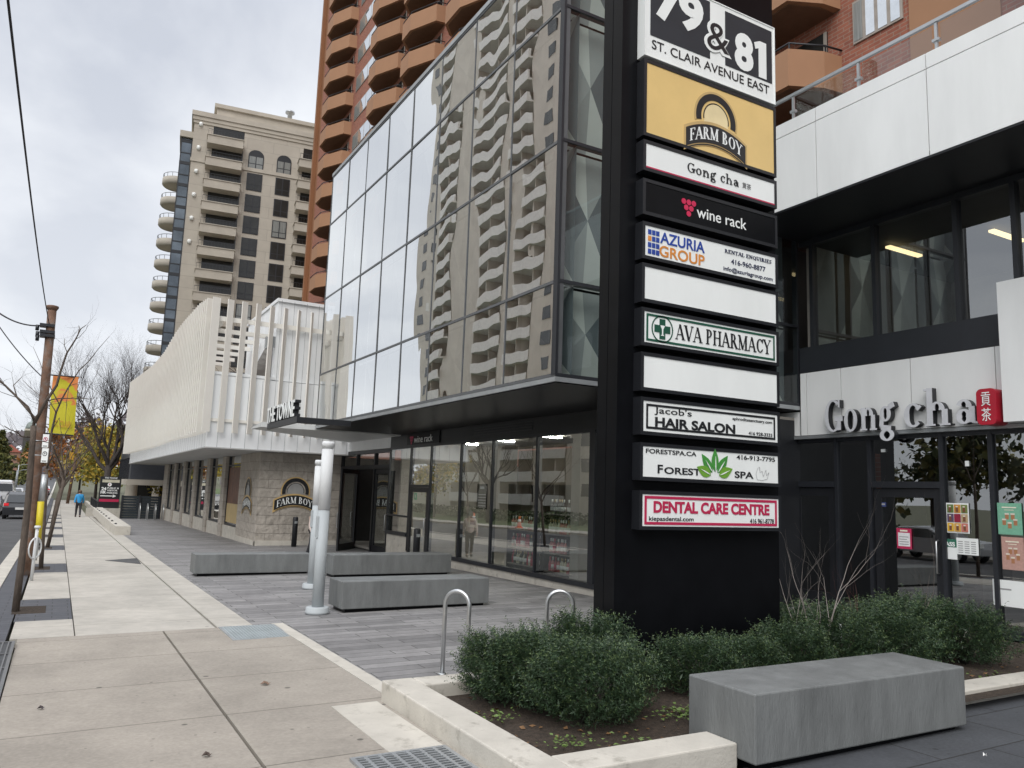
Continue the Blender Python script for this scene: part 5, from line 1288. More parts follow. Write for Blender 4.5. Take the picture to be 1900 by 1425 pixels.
b1 = G(28, 1135); ptree('nearest bare young street tree leaning right with forked crown', (b1.x, b1.y), [
 ([(28, 1135), (40, 1040), (52, 930), (60, 820), (62, 790)], .052, .04),
 ([(62, 790), (64, 775), (30, 735), (10, 715), (-20, 695), (-45, 690)], .022, .006),
 ([(63, 780), (52, 755), (33, 738), (15, 722), (0, 705), (-12, 680)], .018, .005),
 ([(32, 738), (25, 715), (40, 700)], .01, .004),
 ([(64, 785), (85, 745), (105, 715), (112, 690), (124, 655), (140, 630), (150, 610), (160, 603)], .026, .004),
 ([(125, 655), (119, 640), (120, 628)], .007, .003),
 ([(145, 618), (148, 608), (146, 604)], .006, .003),
 ([(61, 812), (40, 810), (32, 802), (20, 798), (8, 790)], .012, .004),
 ([(60, 820), (75, 818), (92, 822)], .01, .004)], 2, gt)
b2_ = G(76, 1055); ptree('second bare street tree with a long limb crossing the yellow banner', (b2_.x, b2_.y), [
 ([(76, 1055), (80, 985), (84, 920), (86, 870)], .05, .04),
 ([(82, 930), (88, 860), (96, 800), (104, 765), (115, 740), (125, 722), (146, 688), (165, 670), (182, 648), (203, 624)], .032, .004),
 ([(110, 750), (95, 722), (84, 700), (74, 672), (62, 645)], .014, .004),
 ([(104, 765), (92, 745), (75, 735), (55, 718), (42, 705)], .012, .004),
 ([(96, 800), (110, 775), (113, 800), (116, 820)], .009, .004),
 ([(128, 718), (124, 742), (121, 790)], .008, .003),
 ([(165, 670), (163, 660)], .006, .003),
 ([(112, 740), (150, 739), (160, 739)], .007, .003),
 ([(86, 870), (100, 840), (118, 810), (130, 790)], .018, .005)], 5, gt)
def btree(label, x, y, h, seed, group, r=.05, lean=.1, n=3, depth=4, m=barkm, name='street_tree', fork=.4, spread=.55, up=.35):
    rr = random.Random(seed); t = thing(name, label, 'tree', (x, y, gz(x, y)), group=group); tr = MB()
    top = Vector((lean*h*fork, rr.uniform(-.05, .05)*h, h*fork)); tr.tube([(0, 0, -.1), tuple(top*.5+Vector((rr.gauss(0, .03), 0, 0))), tuple(top)], [r, r*.85, r*.75], 7); tr.build('trunk', m, t, local=True)
    cr = MB()
    for k in range(4 if depth < 5 else 6):
        a = k*6.28/(4 if depth < 5 else 6)+rr.uniform(-.4, .4); d = Vector((math.cos(a)*.6, math.sin(a)*.6, 1)); branch(cr, top*rr.uniform(.82, 1), d, h*(1-fork)*.42, r*.5, depth, rr, spread, n, up, 5, 0, .16)
    cr.build('crown', m, t, local=True); return t
labs = ['third bare street tree along the kerb', 'fourth bare street tree along the kerb', 'fifth bare street tree along the kerb', 'sixth bare street tree along the kerb', 'seventh bare street tree along the kerb', 'farthest thin bare street tree along the kerb']
for k in range(6):
    a, c = cuts[min(k+2, 7)]; yy = 28.2+7.15*k
    btree(labs[k], -.12, yy, 5.2+.3*((k*5) % 3), 30+k, gt, .06, .13, 2, 4)
bb = G(184, 937)
btree('large dark bare tree behind the parking sign', 3.3, 72, 13.5, 51, None, .33, 0.02, 4, 5, barkd, 'bare_tree', .28, .6, .3)
p_ = TU(500, 560)
btree('bare tree top showing above the white building in front of the beige tower', 14.5, 62, 17.0, 77, None, .22, 0, 3, 5, barkm, 'bare_tree', .42, .5, .3)
def leafy(name, label, x, y, h, rad, cols, seed, n=2600, leaf=.16, base=.3, group=None, cone=False, trunk=.16):
    rr = random.Random(seed); t = thing(name, label, 'tree', (x, y, gz(x, y)), group=group)
    MB().tube([(0, 0, -.2), (rr.uniform(-.1, .1), 0, h*.4), (0, 0, h*.8)], [trunk, trunk*.7, trunk*.25], 7).build('trunk', barkd, t, local=True)
    cl_ = [(rr.gauss(0, .5)*rad, rr.gauss(0, .5)*rad, h*rr.uniform(base, .95)) for k in range(26)]; mb = MB()
    ms = [mat(name+'_leaf_%d' % i, c, .7, var=.35, scale=2) for i, c in enumerate(cols)]
    for k in range(n):
        if cone:
            v = rr.random()**1.4; a = rr.uniform(0, 6.28); rr_ = rad*(1.05-v)*math.sqrt(rr.random())*(1+.25*math.sin(v*40)); p = Vector((rr_*math.cos(a), rr_*math.sin(a), h*(base+(1-base)*v)))
        else:
            c = rr.choice(cl_); f = 1-abs(c[2]/h-.55)*.7; p = Vector((c[0]*f+rr.gauss(0, rad*.2), c[1]*f+rr.gauss(0, rad*.2), c[2]+rr.gauss(0, h*.05)))
        mb.cur = rr.randrange(len(ms)); s_ = leaf*rr.uniform(.5, 1.2); u = Vector((rr.gauss(0, 1), rr.gauss(0, 1), rr.gauss(0, 1))).normalized(); w = u.cross(Vector((rr.gauss(0, 1), rr.gauss(0, 1), rr.gauss(0, 1)))).normalized()
        mb.quad(p-u*s_, p-w*s_*.6, p+u*s_, p+w*s_*.6)
    mb.build('crown', ms, t, local=True); return t
Ycol = [(.42, .30, .03), (.30, .26, .04), (.18, .19, .04), (.50, .36, .05)]
Gcol = [(.05, .07, .02), (.10, .11, .03), (.16, .14, .03), (.035, .05, .02)]
Ocol = [(.45, .17, .03), (.35, .12, .03), (.28, .16, .04)]
Rcol = [(.14, .08, .07), (.10, .07, .06), (.18, .12, .10)]
leafy('yellow_tree', 'small yellow leaved tree beside the parking sign', 3.1, 84, 8.2, 2.6, Ycol, 60, 2200, .2)
leafy('yellow_tree', 'yellow autumn tree behind the blue jacketed walker', 4.6, 104, 8.8, 3.6, Ycol, 61, 2400, .26)
leafy('yellow_tree', 'yellow bush tree at the tower entrance behind the slat fence', 6.9, 66, 4.4, 1.2, Ycol, 66, 1200, .13)
leafy('orange_tree', 'orange autumn tree far down the street', .3, 150, 11, 4, Ocol, 62, 1500, .4)
leafy('orange_tree', 'rust brown tree beyond the walker', 6, 165, 12, 5, [(.22, .13, .08), (.3, .17, .06)], 63, 1500, .45)
leafy('purple_tree', 'dull purple bare looking tree in the far street', 2.6, 128, 12, 3.4, Rcol, 64, 1800, .22)
leafy('evergreen_tree', 'dark olive evergreen at the left edge across the street', -10.9, 190, 11.5, 4.2, [(.09, .10, .02), (.14, .13, .03), (.05, .06, .02)], 65, 4200, .42, .08, None, True)
leafy('evergreen_tree', 'dark conifer in front of the domed tower', -8.0, 240, 11, 2.6, [(.03, .04, .025), (.05, .06, .03)], 67, 2200, .35, .1, None, True)
leafy('green_tree', 'olive green tree low at the left edge across the street', -11.6, 175, 4.0, 1.6, Gcol, 68, 2000, .3)
tag(leafy('distant_woods', None, 0, 420, 1, 1, Rcol, 1, 4, .1), kind='stuff') if False else None
wd_ = MB(); rr = random.Random(9)
for k in range(2600):
    x = rr.uniform(-150, 120); y = rr.uniform(330, 420); hh = 20+6*math.sin(x*.09)+4*math.sin(x*.31); z = gz(14, y)+rr.random()**.7*hh
    s_ = rr.uniform(.8, 2.2); u = Vector((rr.gauss(0, 1), rr.gauss(0, .4), rr.gauss(0, 1))).normalized(); w = u.cross(Vector((0, 1, 0))).normalized()
    p = Vector((x, y, z)); wd_.quad(p-u*s_, p-w*s_*.7, p+u*s_, p+w*s_*.7)
tag(wd_.build('distant_woods', mat('woods_haze', (.17, .15, .16), .9, var=.35, scale=.08)), kind='stuff')
# ------------------------------------------------------------------ utility pole, cables, banner, street signs
pb = G(48, 1062); PB = Vector((-.42, 19.3, 0))
nrm = Vector((CF.x, CF.y, 0)).normalized()
def PV(px, py, base, off=0): d = ray(px, py); return EYE+d*((Vector(base)+nrm*off).dot(nrm)/d.dot(nrm))
pole = thing('utility_pole', 'rusty leaning utility pole with yellow guard and cable clamps', 'pole', (PB.x, PB.y, gz(PB.x, PB.y)))
top = PV(97, 574, PB); bot = Vector((PB.x, PB.y, gz(PB.x, PB.y)-.2)); mid = PV(62, 940, PB)
MB().tube([bot, mid*.5+bot*.5, mid, mid*.5+top*.5, top], [.105, .10, .095, .088, .085], 14).lathe(top+Vector((0, 0, -.02)), [(.09, 0), (.12, .05), (.12, .09), (.09, .1)], 14).build('pole_shaft', polem, pole)
ga, gb = PV(60, 1000, PB), PV(66, 930, PB); off = Vector((.1, -.12, 0))
MB().tube([ga+off, gb+off], .062, 10).build('yellow_guard', yellow, pole)
MB().tube([gb+off, PV(73, 880, PB)+off], .058, 10).build('grey_sleeve', galv, pole)
for py_ in (605, 617, 624):
    q = PV(90, py_, PB); MB().box(q.x-.16, q.x+.12, q.y-.13, q.y+.13, q.z-.03, q.z+.03).tube([q+Vector((-.2, 0, 0)), q+Vector((-.2, 0, -.12))], .035, 6).build('cable_clamp', darkm, pole)
def cable(label, a, b2, sag, r, name='overhead_cable'):
    n = 24; pts = []
    for k in range(n+1): f = k/n; p = a.lerp(b2, f); p = Vector(p); p.z -= sag*4*f*(1-f); pts.append(p)
    return tag(MB().tube(pts, r, 6).build(name, mat('cable', (.03, .03, .035), .7), org=a), label, 'cable', 'overhead cables from the utility pole')
cable('twisted overhead cable climbing from the pole top across the sky', PV(91, 600, PB), PY(8, -60, 5.5), .12, .009)
cable('thick sagging grey cable running left from the pole clamps', PV(88, 603, PB), PV(-60, 520, PB), .32, .017)
cable('thin cable sagging down left of the pole', PV(79, 700, PB), PV(-40, 545, PB), .12, .012)
bn = thing('street_banner', 'yellow and orange street banner hung on the pole', 'banner', (PB.x+.3, PB.y, 4))
BP = PB+Vector((.0, 2.6, 0))
c00, c10, c11, c01 = PV(90, 804, BP), PV(136, 808, BP), PV(147, 700, BP), PV(99, 697, BP)
mb = MB(); n = 8; gb_ = []
U_ = (c10-c00).normalized(); Nn = U_.cross(Vector((0, 0, 1)))
idx = [[None]*(n+1) for _ in range(n+1)]
for i in range(n+1):
    for j in range(n+1):
        u, v = i/n, j/n; p = (c00*(1-u)+c10*u)*(1-v)+(c01*(1-u)+c11*u)*v+Nn*(.03*math.sin(5*u+3*v)); idx[i][j] = mb.add([p])
for i in range(n):
    for j in range(n): mb.face((idx[i][j], idx[i+1][j], idx[i+1][j+1], idx[i][j+1]))
bm_ = bpy.data.materials.new('banner_print'); bm_.use_nodes = True; t = bm_.node_tree; pb_ = t.nodes['Principled BSDF']; pb_.inputs['Roughness'].default_value = .7
c_ = t.nodes.new('ShaderNodeTexCoord'); n_ = t.nodes.new('ShaderNodeTexNoise'); n_.inputs['Scale'].default_value = 2.3; n_.inputs['Distortion'].default_value = 1.5; t.links.new(c_.outputs['Object'], n_.inputs['Vector'])
s_ = t.nodes.new('ShaderNodeSeparateXYZ'); t.links.new(c_.outputs['Generated'], s_.inputs[0]); a_ = t.nodes.new('ShaderNodeMath'); a_.operation = 'MULTIPLY_ADD'; a_.inputs[1].default_value = .38; t.links.new(s_.outputs[2], a_.inputs[0]); t.links.new(n_.outputs['Fac'], a_.inputs[2])
r_ = t.nodes.new('ShaderNodeValToRGB'); t.links.new(a_.outputs[0], r_.inputs[0]); e = r_.color_ramp.elements; e[0].position = .72; e[0].color = (.52, .47, .02, 1); e[1].position = .80; e[1].color = (.66, .22, .06, 1)
t.links.new(r_.outputs[0], pb_.inputs['Base Color']); mb.build('banner_cloth', bm_, bn)
pl = Plate(c00+Vector((0, 0, .15))-Nn*-.04, U_, (0, 0, 1), (c10-c00).length, .2)
mb = MB(); pl.text(mb, 'ST. CLAIR', .16, .1, .9, .9, bold=.02, d=.0); mb.build('banner_lettering', mat('banner_orange', (.55, .30, .03), .6), bn)
MB().tube([c01+Vector((-.25, 0, .01)), c11], .018, 6).build('banner_arm', darkm, bn); MB().tube([c00+Vector((-.2, 0, -.0)), c10], .018, 6).build('banner_arm', darkm, bn)
MB().tube([BP+Vector((.0, 0, gz(0, 20))), PV(98, 690, BP)+Vector((-.1, 0, 0))], [.06, .05], 8).build('banner_post', galv, bn)
def streetsign(label, px0, py0, px1, py1, base, kind):
    A, B = PV(px0, py1, base), PV(px1, py0, base); U = (Vector((B.x, B.y, 0))-Vector((A.x, A.y, 0))); w = U.length; U.normalize()
    o = thing('street_sign', label, 'sign', tuple(A)); pl = Plate(A, U, (0, 0, 1), w, B.z-A.z)
    mb = MB(); mb.prism([pl.at(0, 0), pl.at(1, 0), pl.at(1, 1), pl.at(0, 1)], pl.N*.012); mb.build('sign_plate', signw, o)
    mb = MB(); kk = pl.w/pl.h
    for i in range(20):
        a, b2 = 6.2832*i/20, 6.2832*(i+1)/20; cy_ = .62
        pl.poly(mb, [(.5+.36*math.cos(a), cy_+.36*kk*math.sin(a)), (.5+.36*math.cos(b2), cy_+.36*kk*math.sin(b2)), (.5+.27*math.cos(b2), cy_+.27*kk*math.sin(b2)), (.5+.27*math.cos(a), cy_+.27*kk*math.sin(a))][::-1], .014, .003)
    if kind: pl.poly(mb, [(.26, cy_+.2*kk), (.32, cy_+.26*kk), (.74, cy_-.2*kk), (.68, cy_-.26*kk)], .014, .003)
    mb.build('prohibition_ring', red if kind else signk, o)
    mb = MB(); pl.text(mb, 'P', .42, cy_-.14*kk, .6, cy_+.16*kk, bold=.03, d=.013, t=.002); pl.rect(mb, .15, .08, .85, .13, .013); mb.build('symbol', signk, o)
    q = PV((px0+px1)/2-4, (py0+py1)/2, base); MB().tube([q+Nn*-.03, q+Vector((-.25, .05, 0))], .012, 6).build('bracket', galv, o)
streetsign('white sign with red prohibition circle on the pole', 78, 806, 92, 830, PB+Vector((0, -.25, 0)), 1)
streetsign('lower white sign with black ring under the red one', 76, 832, 91, 858, PB+Vector((0, -.25, 0)), 0)
# bike posts along the kerb
for lab, px, py in (('white ring bike post by the nearest street tree', 58, 1078), ('grey bike post behind the nearest street tree', 66, 1040)):
    p = G(px, py); t = thing('bike_post', lab, 'bike post', (p.x, p.y, gz(p.x, p.y)), R(60), 'bike posts along the kerb')
    MB().tube([(0, 0, -.03), (0, 0, 1.0)], .03, 10).lathe((0, 0, 1.0), [(.05, 0), (.06, .02), (.05, .05)], 10).build('post', galv if 'grey' in lab else polew, t, local=True)
    MB().tube([(.0+.2*math.sin(2*math.pi*k/16), 0, .62+.2*math.cos(2*math.pi*k/16)) for k in range(17)], .016, 6, cap=False).build('ring', galv if 'grey' in lab else polew, t, local=True)
# bollards before the entrance
for lab, x, y, h in (('black bollard in front of the stone wall', 7.18, 27.4, 1.0), ('black bollard standing before the shop windows', 8.25, 19.3, .95)):
    t = thing('bollard', lab, 'bollard', (x, y, gz(x, y)), group='black bollards on the plaza')
    MB().lathe((0, 0, 0), [(.09, -.02), (.09, h-.03), (.075, h)], 16).build('bollard_body', black, t, local=True)
    MB().box(-.05, .05, -.095, -.085, h-.22, h-.14).build('bollard_plate', galv, t, local=True)
# parking sign board, slat fence, low walls
ps = thing('parking_sign', 'black parking sign board with white arrow on a low concrete base', 'sign', (4.0, 62, gz(4, 62)))
A, B = PY(182, 932, 62), PY(226, 885, 62)
MB().box(A.x, B.x, 62, 62.25, gz(4, 62)-.1, B.z).build('sign_board', signk, ps)
MB().box(A.x-.7, B.x+.2, 61.6, 61.95, gz(4, 62)-.2, gz(4, 62)+.55).build('concrete_base', lightc, ps)
pl = Plate((A.x, 61.998, A.z), (1, 0, 0), (0, 0, 1), B.x-A.x, B.z-A.z)
mb = MB(); pl.text(mb, 'THE TOWNE', .2, .915, .8, .975, bold=.02); pl.text(mb, '24', .09, .46, .32, .59, bold=.04); pl.text(mb, 'HR', .07, .335, .32, .45, bold=.04)
for i, w in enumerate(('PUBLIC &', 'VISITOR', 'PARKING')): pl.text(mb, w, .36, .525-.092*i, .92 if i == 0 else .86, .59-.092*i, bold=.02)
pl.rect(mb, .06, .235, .68, .27); pl.poly(mb, [(.66, .19), (.82, .252), (.66, .315)]); mb.build('lettering', signw, ps)
mb = MB(); pl.rect(mb, .1, .77, .92, .88); mb.build('tenant_strip', mat('sign_cream', (.55, .52, .40), .5), ps)
mb = MB(); kk = pl.w/pl.h
pl.poly(mb, [(.46+.1*math.cos(6.283*i/18), .69+.1*kk*math.sin(6.283*i/18)) for i in range(18)]); mb.build('parking_disc', signw, ps)
mb = MB(); pl.text(mb, 'P', .43, .65, .49, .73, bold=.04, d=.006); pl.rect(mb, .03, .03, .97, .13, .003); mb.build('red_marks', red, ps)
fe = thing('slat_fence', 'dark horizontal slat fence beside the stone building', 'fence', (4.5, 57, gz(4, 57)))
F0, F1 = PY(223, 962, 57.2), PY(288, 962, 57.2); ft = PY(230, 920, 57.2).z
mb = MB(); k = 0; z = gz(4, 57)-.05
while z < ft: mb.box(F0.x, F1.x+.3, 57.2, 57.26, z, z+.152); z += .17
mb.build('slats', mat('fence_navy', (.022, .03, .036), .5), fe)
for x in (F0.x, (F0.x+F1.x)/2, F1.x+.2): MB().box(x-.05, x+.05, 57.1, 57.19, gz(4, 57)-.1, ft+.05).build('post', darkm, fe)
pf = thing('garden_fence', 'low dark metal fence beside the blue jacketed walker', 'fence', (2.9, 76, gz(3, 76)))
mb = MB()
for k in range(30): mb.box(2.8, 2.83, 68+k*.6, 68.05+k*.6, gz(3, 68+k*.6), gz(3, 68+k*.6)+1.0)
mb.box(2.79, 2.84, 68, 86, gz(3, 77)+.9, gz(3, 77)+1.0).build('railings', darkm, pf)
MB().box(2.7, 3.0, 67, 100, gz(3, 84)-.3, gz(3, 84)+.25).build('low_wall', lightc, pf)
lo = thing('tower_porch', 'beige stone entrance porch with columns at the foot of the tower', 'porch', (6, 80, gz(6, 80)))
MB().box(5.2, 12, 78, 84, 3.0, 4.0).box(5.0, 12.2, 77.8, 84.2, 4.01, 4.35).build('porch_roof', beigep, lo)
for x in (5.7, 7.9, 10.6): MB().lathe((x, 78.5, gz(6, 78)), [(.55, 0), (.5, .3), (.48, 3.6), (.6, 3.7), (.6, 3.84)], 14).build('column', beigep, lo)
MB().box(6.2, 12, 83, 84, -1, 2.99).build('porch_wall', winm, lo)
fs = thing('dark_shop_block', 'dark balcony block with pale railing beyond the white fins', 'building', (5.3, 63, 0))
MB().box(4.35, 12, 62.0, 74, 1.9, 5.2).build('dark_wall', mat('dark_block', (.05, .055, .065), .5), fs)
MB().box(4.1, 12.2, 61.8, 74, 1.5, 1.89).build('balcony_slab', beigep, fs)
mb = MB()
for k in range(18): mb.box(4.2, 4.24, 62+k*.6, 62.05+k*.6, 1.9, 3.4)
mb.box(4.19, 4.25, 62, 73, 3.41, 3.5).build('balcony_rail', darkm, fs)
# ------------------------------------------------------------------ vehicles
tyre = mat('tyre', (.015, .015, .016), .85); carg = mat('car_glass', (.02, .024, .028), .06, spec=.9); tail = mat('tail_light', (.45, .015, .02), .3, emit=.6); plate_ = mat('number_plate', (.7, .7, .68), .5)
def car(label, x, y, kind, paint, rz=0, lit=True):
    t = thing('parked_car' if kind != 'van' else 'white_van', label, 'van' if kind == 'van' else 'car', (x, y, gz(x, y)-.13), rz, 'traffic on the street')
    P = mat('paint_'+paint, {'charcoal': (.035, .037, .042), 'black': (.012, .012, .014), 'white': (.72, .73, .74), 'silver': (.42, .44, .46), 'red': (.25, .02, .03)}[paint], .25, coat=.7, var=.04)
    if kind == 'suv': prof = [(-2.25, .35), (-2.32, .75), (-2.22, 1.0), (-2.0, 1.55), (-1.75, 1.72), (.3, 1.72), (1.1, 1.15), (2.1, 1.0), (2.3, .7), (2.28, .35)]; W_, win = .93, [(-2.08, 1.08), (-1.82, 1.60), (.25, 1.62), (.95, 1.12)]
    elif kind == 'van': prof = [(-2.6, .4), (-2.65, 1.0), (-2.55, 2.3), (-2.3, 2.45), (1.2, 2.4), (1.9, 1.5), (2.6, 1.2), (2.7, .7), (2.65, .4)]; W_, win = 1.0, [(.5, 1.45), (.5, 2.15), (1.2, 2.15), (1.7, 1.5)]
    else: prof = [(-2.25, .35), (-2.3, .85), (-1.9, .98), (-1.25, 1.40), (-.5, 1.46), (.3, 1.42), (1.05, 1.0), (2.1, .85), (2.3, .6), (2.28, .35)]; W_, win = .9, [(-1.75, 1.0), (-1.2, 1.34), (.25, 1.36), (.92, 1.0)]
    mb = MB(); n = len(prof); rows = []
    for w in (-1, -.86, .86, 1):
        pts = []
        for (a, z) in prof:
            ins = max(0, (z-1.0))*.22; xx = w*(W_-ins) if abs(w) < 1 else w*(W_-ins); zz = z-(.05 if abs(w) == 1 and z > .9 else 0); pts.append((xx, a, zz))
        rows.append(mb.add(pts))
    for r0, r1 in zip(rows[:-1], rows[1:]):
        for k in range(n): j = (k+1) % n; mb.face((r0+k, r0+j, r1+j, r1+k))
    mb.face([rows[0]+n-1-k for k in range(n)]); mb.face([rows[-1]+k for k in range(n)])
    mb.build('body', P, t, local=True)
    for sx in (-1, 1):
        ins = lambda z: W_-max(0, z-1.0)*.22+.004
        q = [(sx*ins(z), a, z) for a, z in win]; MB().prism(q if sx < 0 else q[::-1], (sx*.008, 0, 0)).build('side_window', carg, t, local=True)
        for a in (-1.4, 1.4):
            wh = MB().lathe((sx*(W_-.1), a, .33), [(.12, -.11), (.30, -.11), (.335, -.08), (.335, .08), (.30, .11), (.12, .11)], 18, 'X').build('wheel', tyre, t, local=True)
            MB().lathe((sx*(W_-.1), a, .33), [(.20, -.113), (.21, .0), (.20, .113)], 14, 'X').build('rim', galv, wh, local=True)
        MB().box(sx*(W_-.30), sx*(W_-.04), prof[0][0]-.075, prof[0][0]+.2, .85 if kind != 'van' else .9, 1.02 if kind != 'van' else 1.3).build('tail_light', tail, t, local=True)
        MB().box(sx*(W_-.35), sx*(W_-.05), 2.2 if kind != 'van' else 2.6, 2.33 if kind != 'van' else 2.72, .68, .84).build('headlight', signw, t, local=True)
        MB().box(sx*(W_-.03), sx*(W_+.13), .62, .75, 1.0, 1.13).build('wing_mirror', P, t, local=True)
    if kind == 'suv': a, b2 = (-2.235, 1.06), (-2.03, 1.50)
    elif kind == 'van': a, b2 = (-2.65, 1.4), (-2.58, 2.1)
    else: a, b2 = (-1.83, 1.03), (-1.30, 1.36)
    w0, w1 = W_-.18, W_-.28
    MB().hexa([(-w0, a[0]-.035, a[1]), (w0, a[0]-.035, a[1]), (w0, a[0]+.02, a[1]), (-w0, a[0]+.02, a[1]), (-w1, b2[0]-.035, b2[1]), (w1, b2[0]-.035, b2[1]), (w1, b2[0]+.02, b2[1]), (-w1, b2[0]+.02, b2[1])]).build('rear_window', carg, t, local=True)
    MB().box(-.26, .26, prof[1][0]-.045, prof[1][0]-.0, .62, .76).build('number_plate', plate_, t, local=True)
    MB().box(-W_+.05, W_-.05, prof[0][0]-.06, prof[0][0]+.1, .28, .5).build('bumper', black, t, local=True)
    return t
car('dark charcoal wagon with red tail lights driving away nearest the kerb', -1.95, 61, 'suv', 'charcoal')
car('black car just ahead of the charcoal wagon', -1.92, 88, 'suv', 'black')
car('dark red car further ahead in the kerb lane', -1.9, 112, 'sedan', 'red')
car('silver car in the left lane beside the charcoal wagon', -4.2, 66, 'sedan', 'silver')
car('tall white van in the left lane', -4.6, 93, 'van', 'white')
car('white car between the van and the pole', -4.4, 112, 'sedan', 'white')
car('small white car far up the rising road', -1.95, 142, 'sedan', 'white')
car('small silver car at the top of the rising road', -2.6, 178, 'sedan', 'silver')
car('distant white car behind the van', -6.4, 138, 'suv', 'white')
car('silver sedan parked opposite the tea shop', -10.9, 21.5, 'sedan', 'silver', R(180))
car('dark parked car opposite the pylon', -11.0, 33.0, 'suv', 'charcoal', R(180))
# ------------------------------------------------------------------ far street furniture and buildings
def lamp_post(label, px, py, y, hpx):
    p = PY(px, py, y); tp = PY(px, hpx, y); t = thing('street_lamp', label, 'street lamp', (p.x, y, gz(p.x, y)), group='street lamps down the street'); h = tp.z-gz(p.x, y)
    MB().tube([(0, 0, 0), (0, 0, h)], [.11, .07], 8).tube([(0, 0, h*.96), (.8, 0, h*1.02), (1.9, 0, h*1.03)], .045, 6).build('lamp_mast', galv, t, local=True)
    MB().box(1.6, 2.4, -.14, .14, h*1.03-.05, h*1.03+.09).build('lamp_head', galv, t, local=True)
lamp_post('grey street lamp left of the pole over the cars', 27, 915, 130, 872); lamp_post('farther street lamp in front of the conifer', 30, 905, 185, 862)
pp = thing('far_utility_pole', 'dark wooden pole beyond the walker', 'pole', (1.0, 96, gz(1, 96)))
MB().tube([(0, 0, -.2), (.4, 0, 6.3)], [.16, .12], 8).build('pole_shaft', polem, pp, local=True)
MB().box(-.3, .1, -.1, .1, 4.6, 5.4).build('yellow_sign', mat('sign_amber', (.6, .33, .03), .5), pp, local=True)
ch = thing('domed_tower', 'pale stone church tower with a grey green dome', 'building', (-32, 330, 5)); cb = PY(50, 860, 330); ct_ = PY(50, 800, 330)
wid = (PY(62, 830, 330).x-PY(39, 830, 330).x)/2; cx_ = cb.x
MB().lathe((cx_, 330, 0), [(wid, 0), (wid, ct_.z), (wid*1.06, ct_.z), (wid*1.06, ct_.z+.8)], 8).build('tower_wall', mat('church_stone', (.42, .38, .31), .85, var=.2, scale=.3), ch)
dm = MB().lathe((cx_, 330, ct_.z+.8), [(wid*.95*math.cos(a_), wid*1.5*math.sin(a_)) for a_ in [R(q*9) for q in range(10)]]+[(.25, wid*1.5+.3), (.2, wid*1.5+2.2)], 16).build('dome', mat('dome_copper', (.20, .23, .21), .6), ch)
mb = MB()
for q in range(8):
    a_ = R(22.5+45*q+22.5); mb.obox((cx_+wid*.94*math.cos(a_), 330+wid*.94*math.sin(a_), ct_.z-4.5), (math.cos(a_)*.25, math.sin(a_)*.25, 0), (-math.sin(a_)*.9, math.cos(a_)*.9, 0), (0, 0, 2.6))
mb.build('belfry_openings', intd, ch)
rh = PY(28, 860, 300); rt = PY(28, 832, 300)
rd = thing('red_roof_house', 'house with a red pitched roof beyond the evergreen', 'building', (rh.x, 300, 4))
rh.x = -13.6
MB().box(rh.x-3.5, rh.x+1.8, 300, 312, 0, rt.z-1.2).build('house_wall', mat('house_brick', (.25, .14, .10), .85), rd)
MB().prism([(rh.x-3.8, 299.6, rt.z-1.2), (rh.x+2.1, 299.6, rt.z-1.2), (rh.x-.9, 299.6, rt.z+1.2)], (0, 13, 0)).build('roof', mat('roof_red', (.33, .10, .07), .8), rd)
for k in range(3): MB().box(rh.x-3+k*1.6, rh.x-2.2+k*1.6, 299.9, 299.99, rt.z-3.8, rt.z-2.2).build('window', winm, rd)
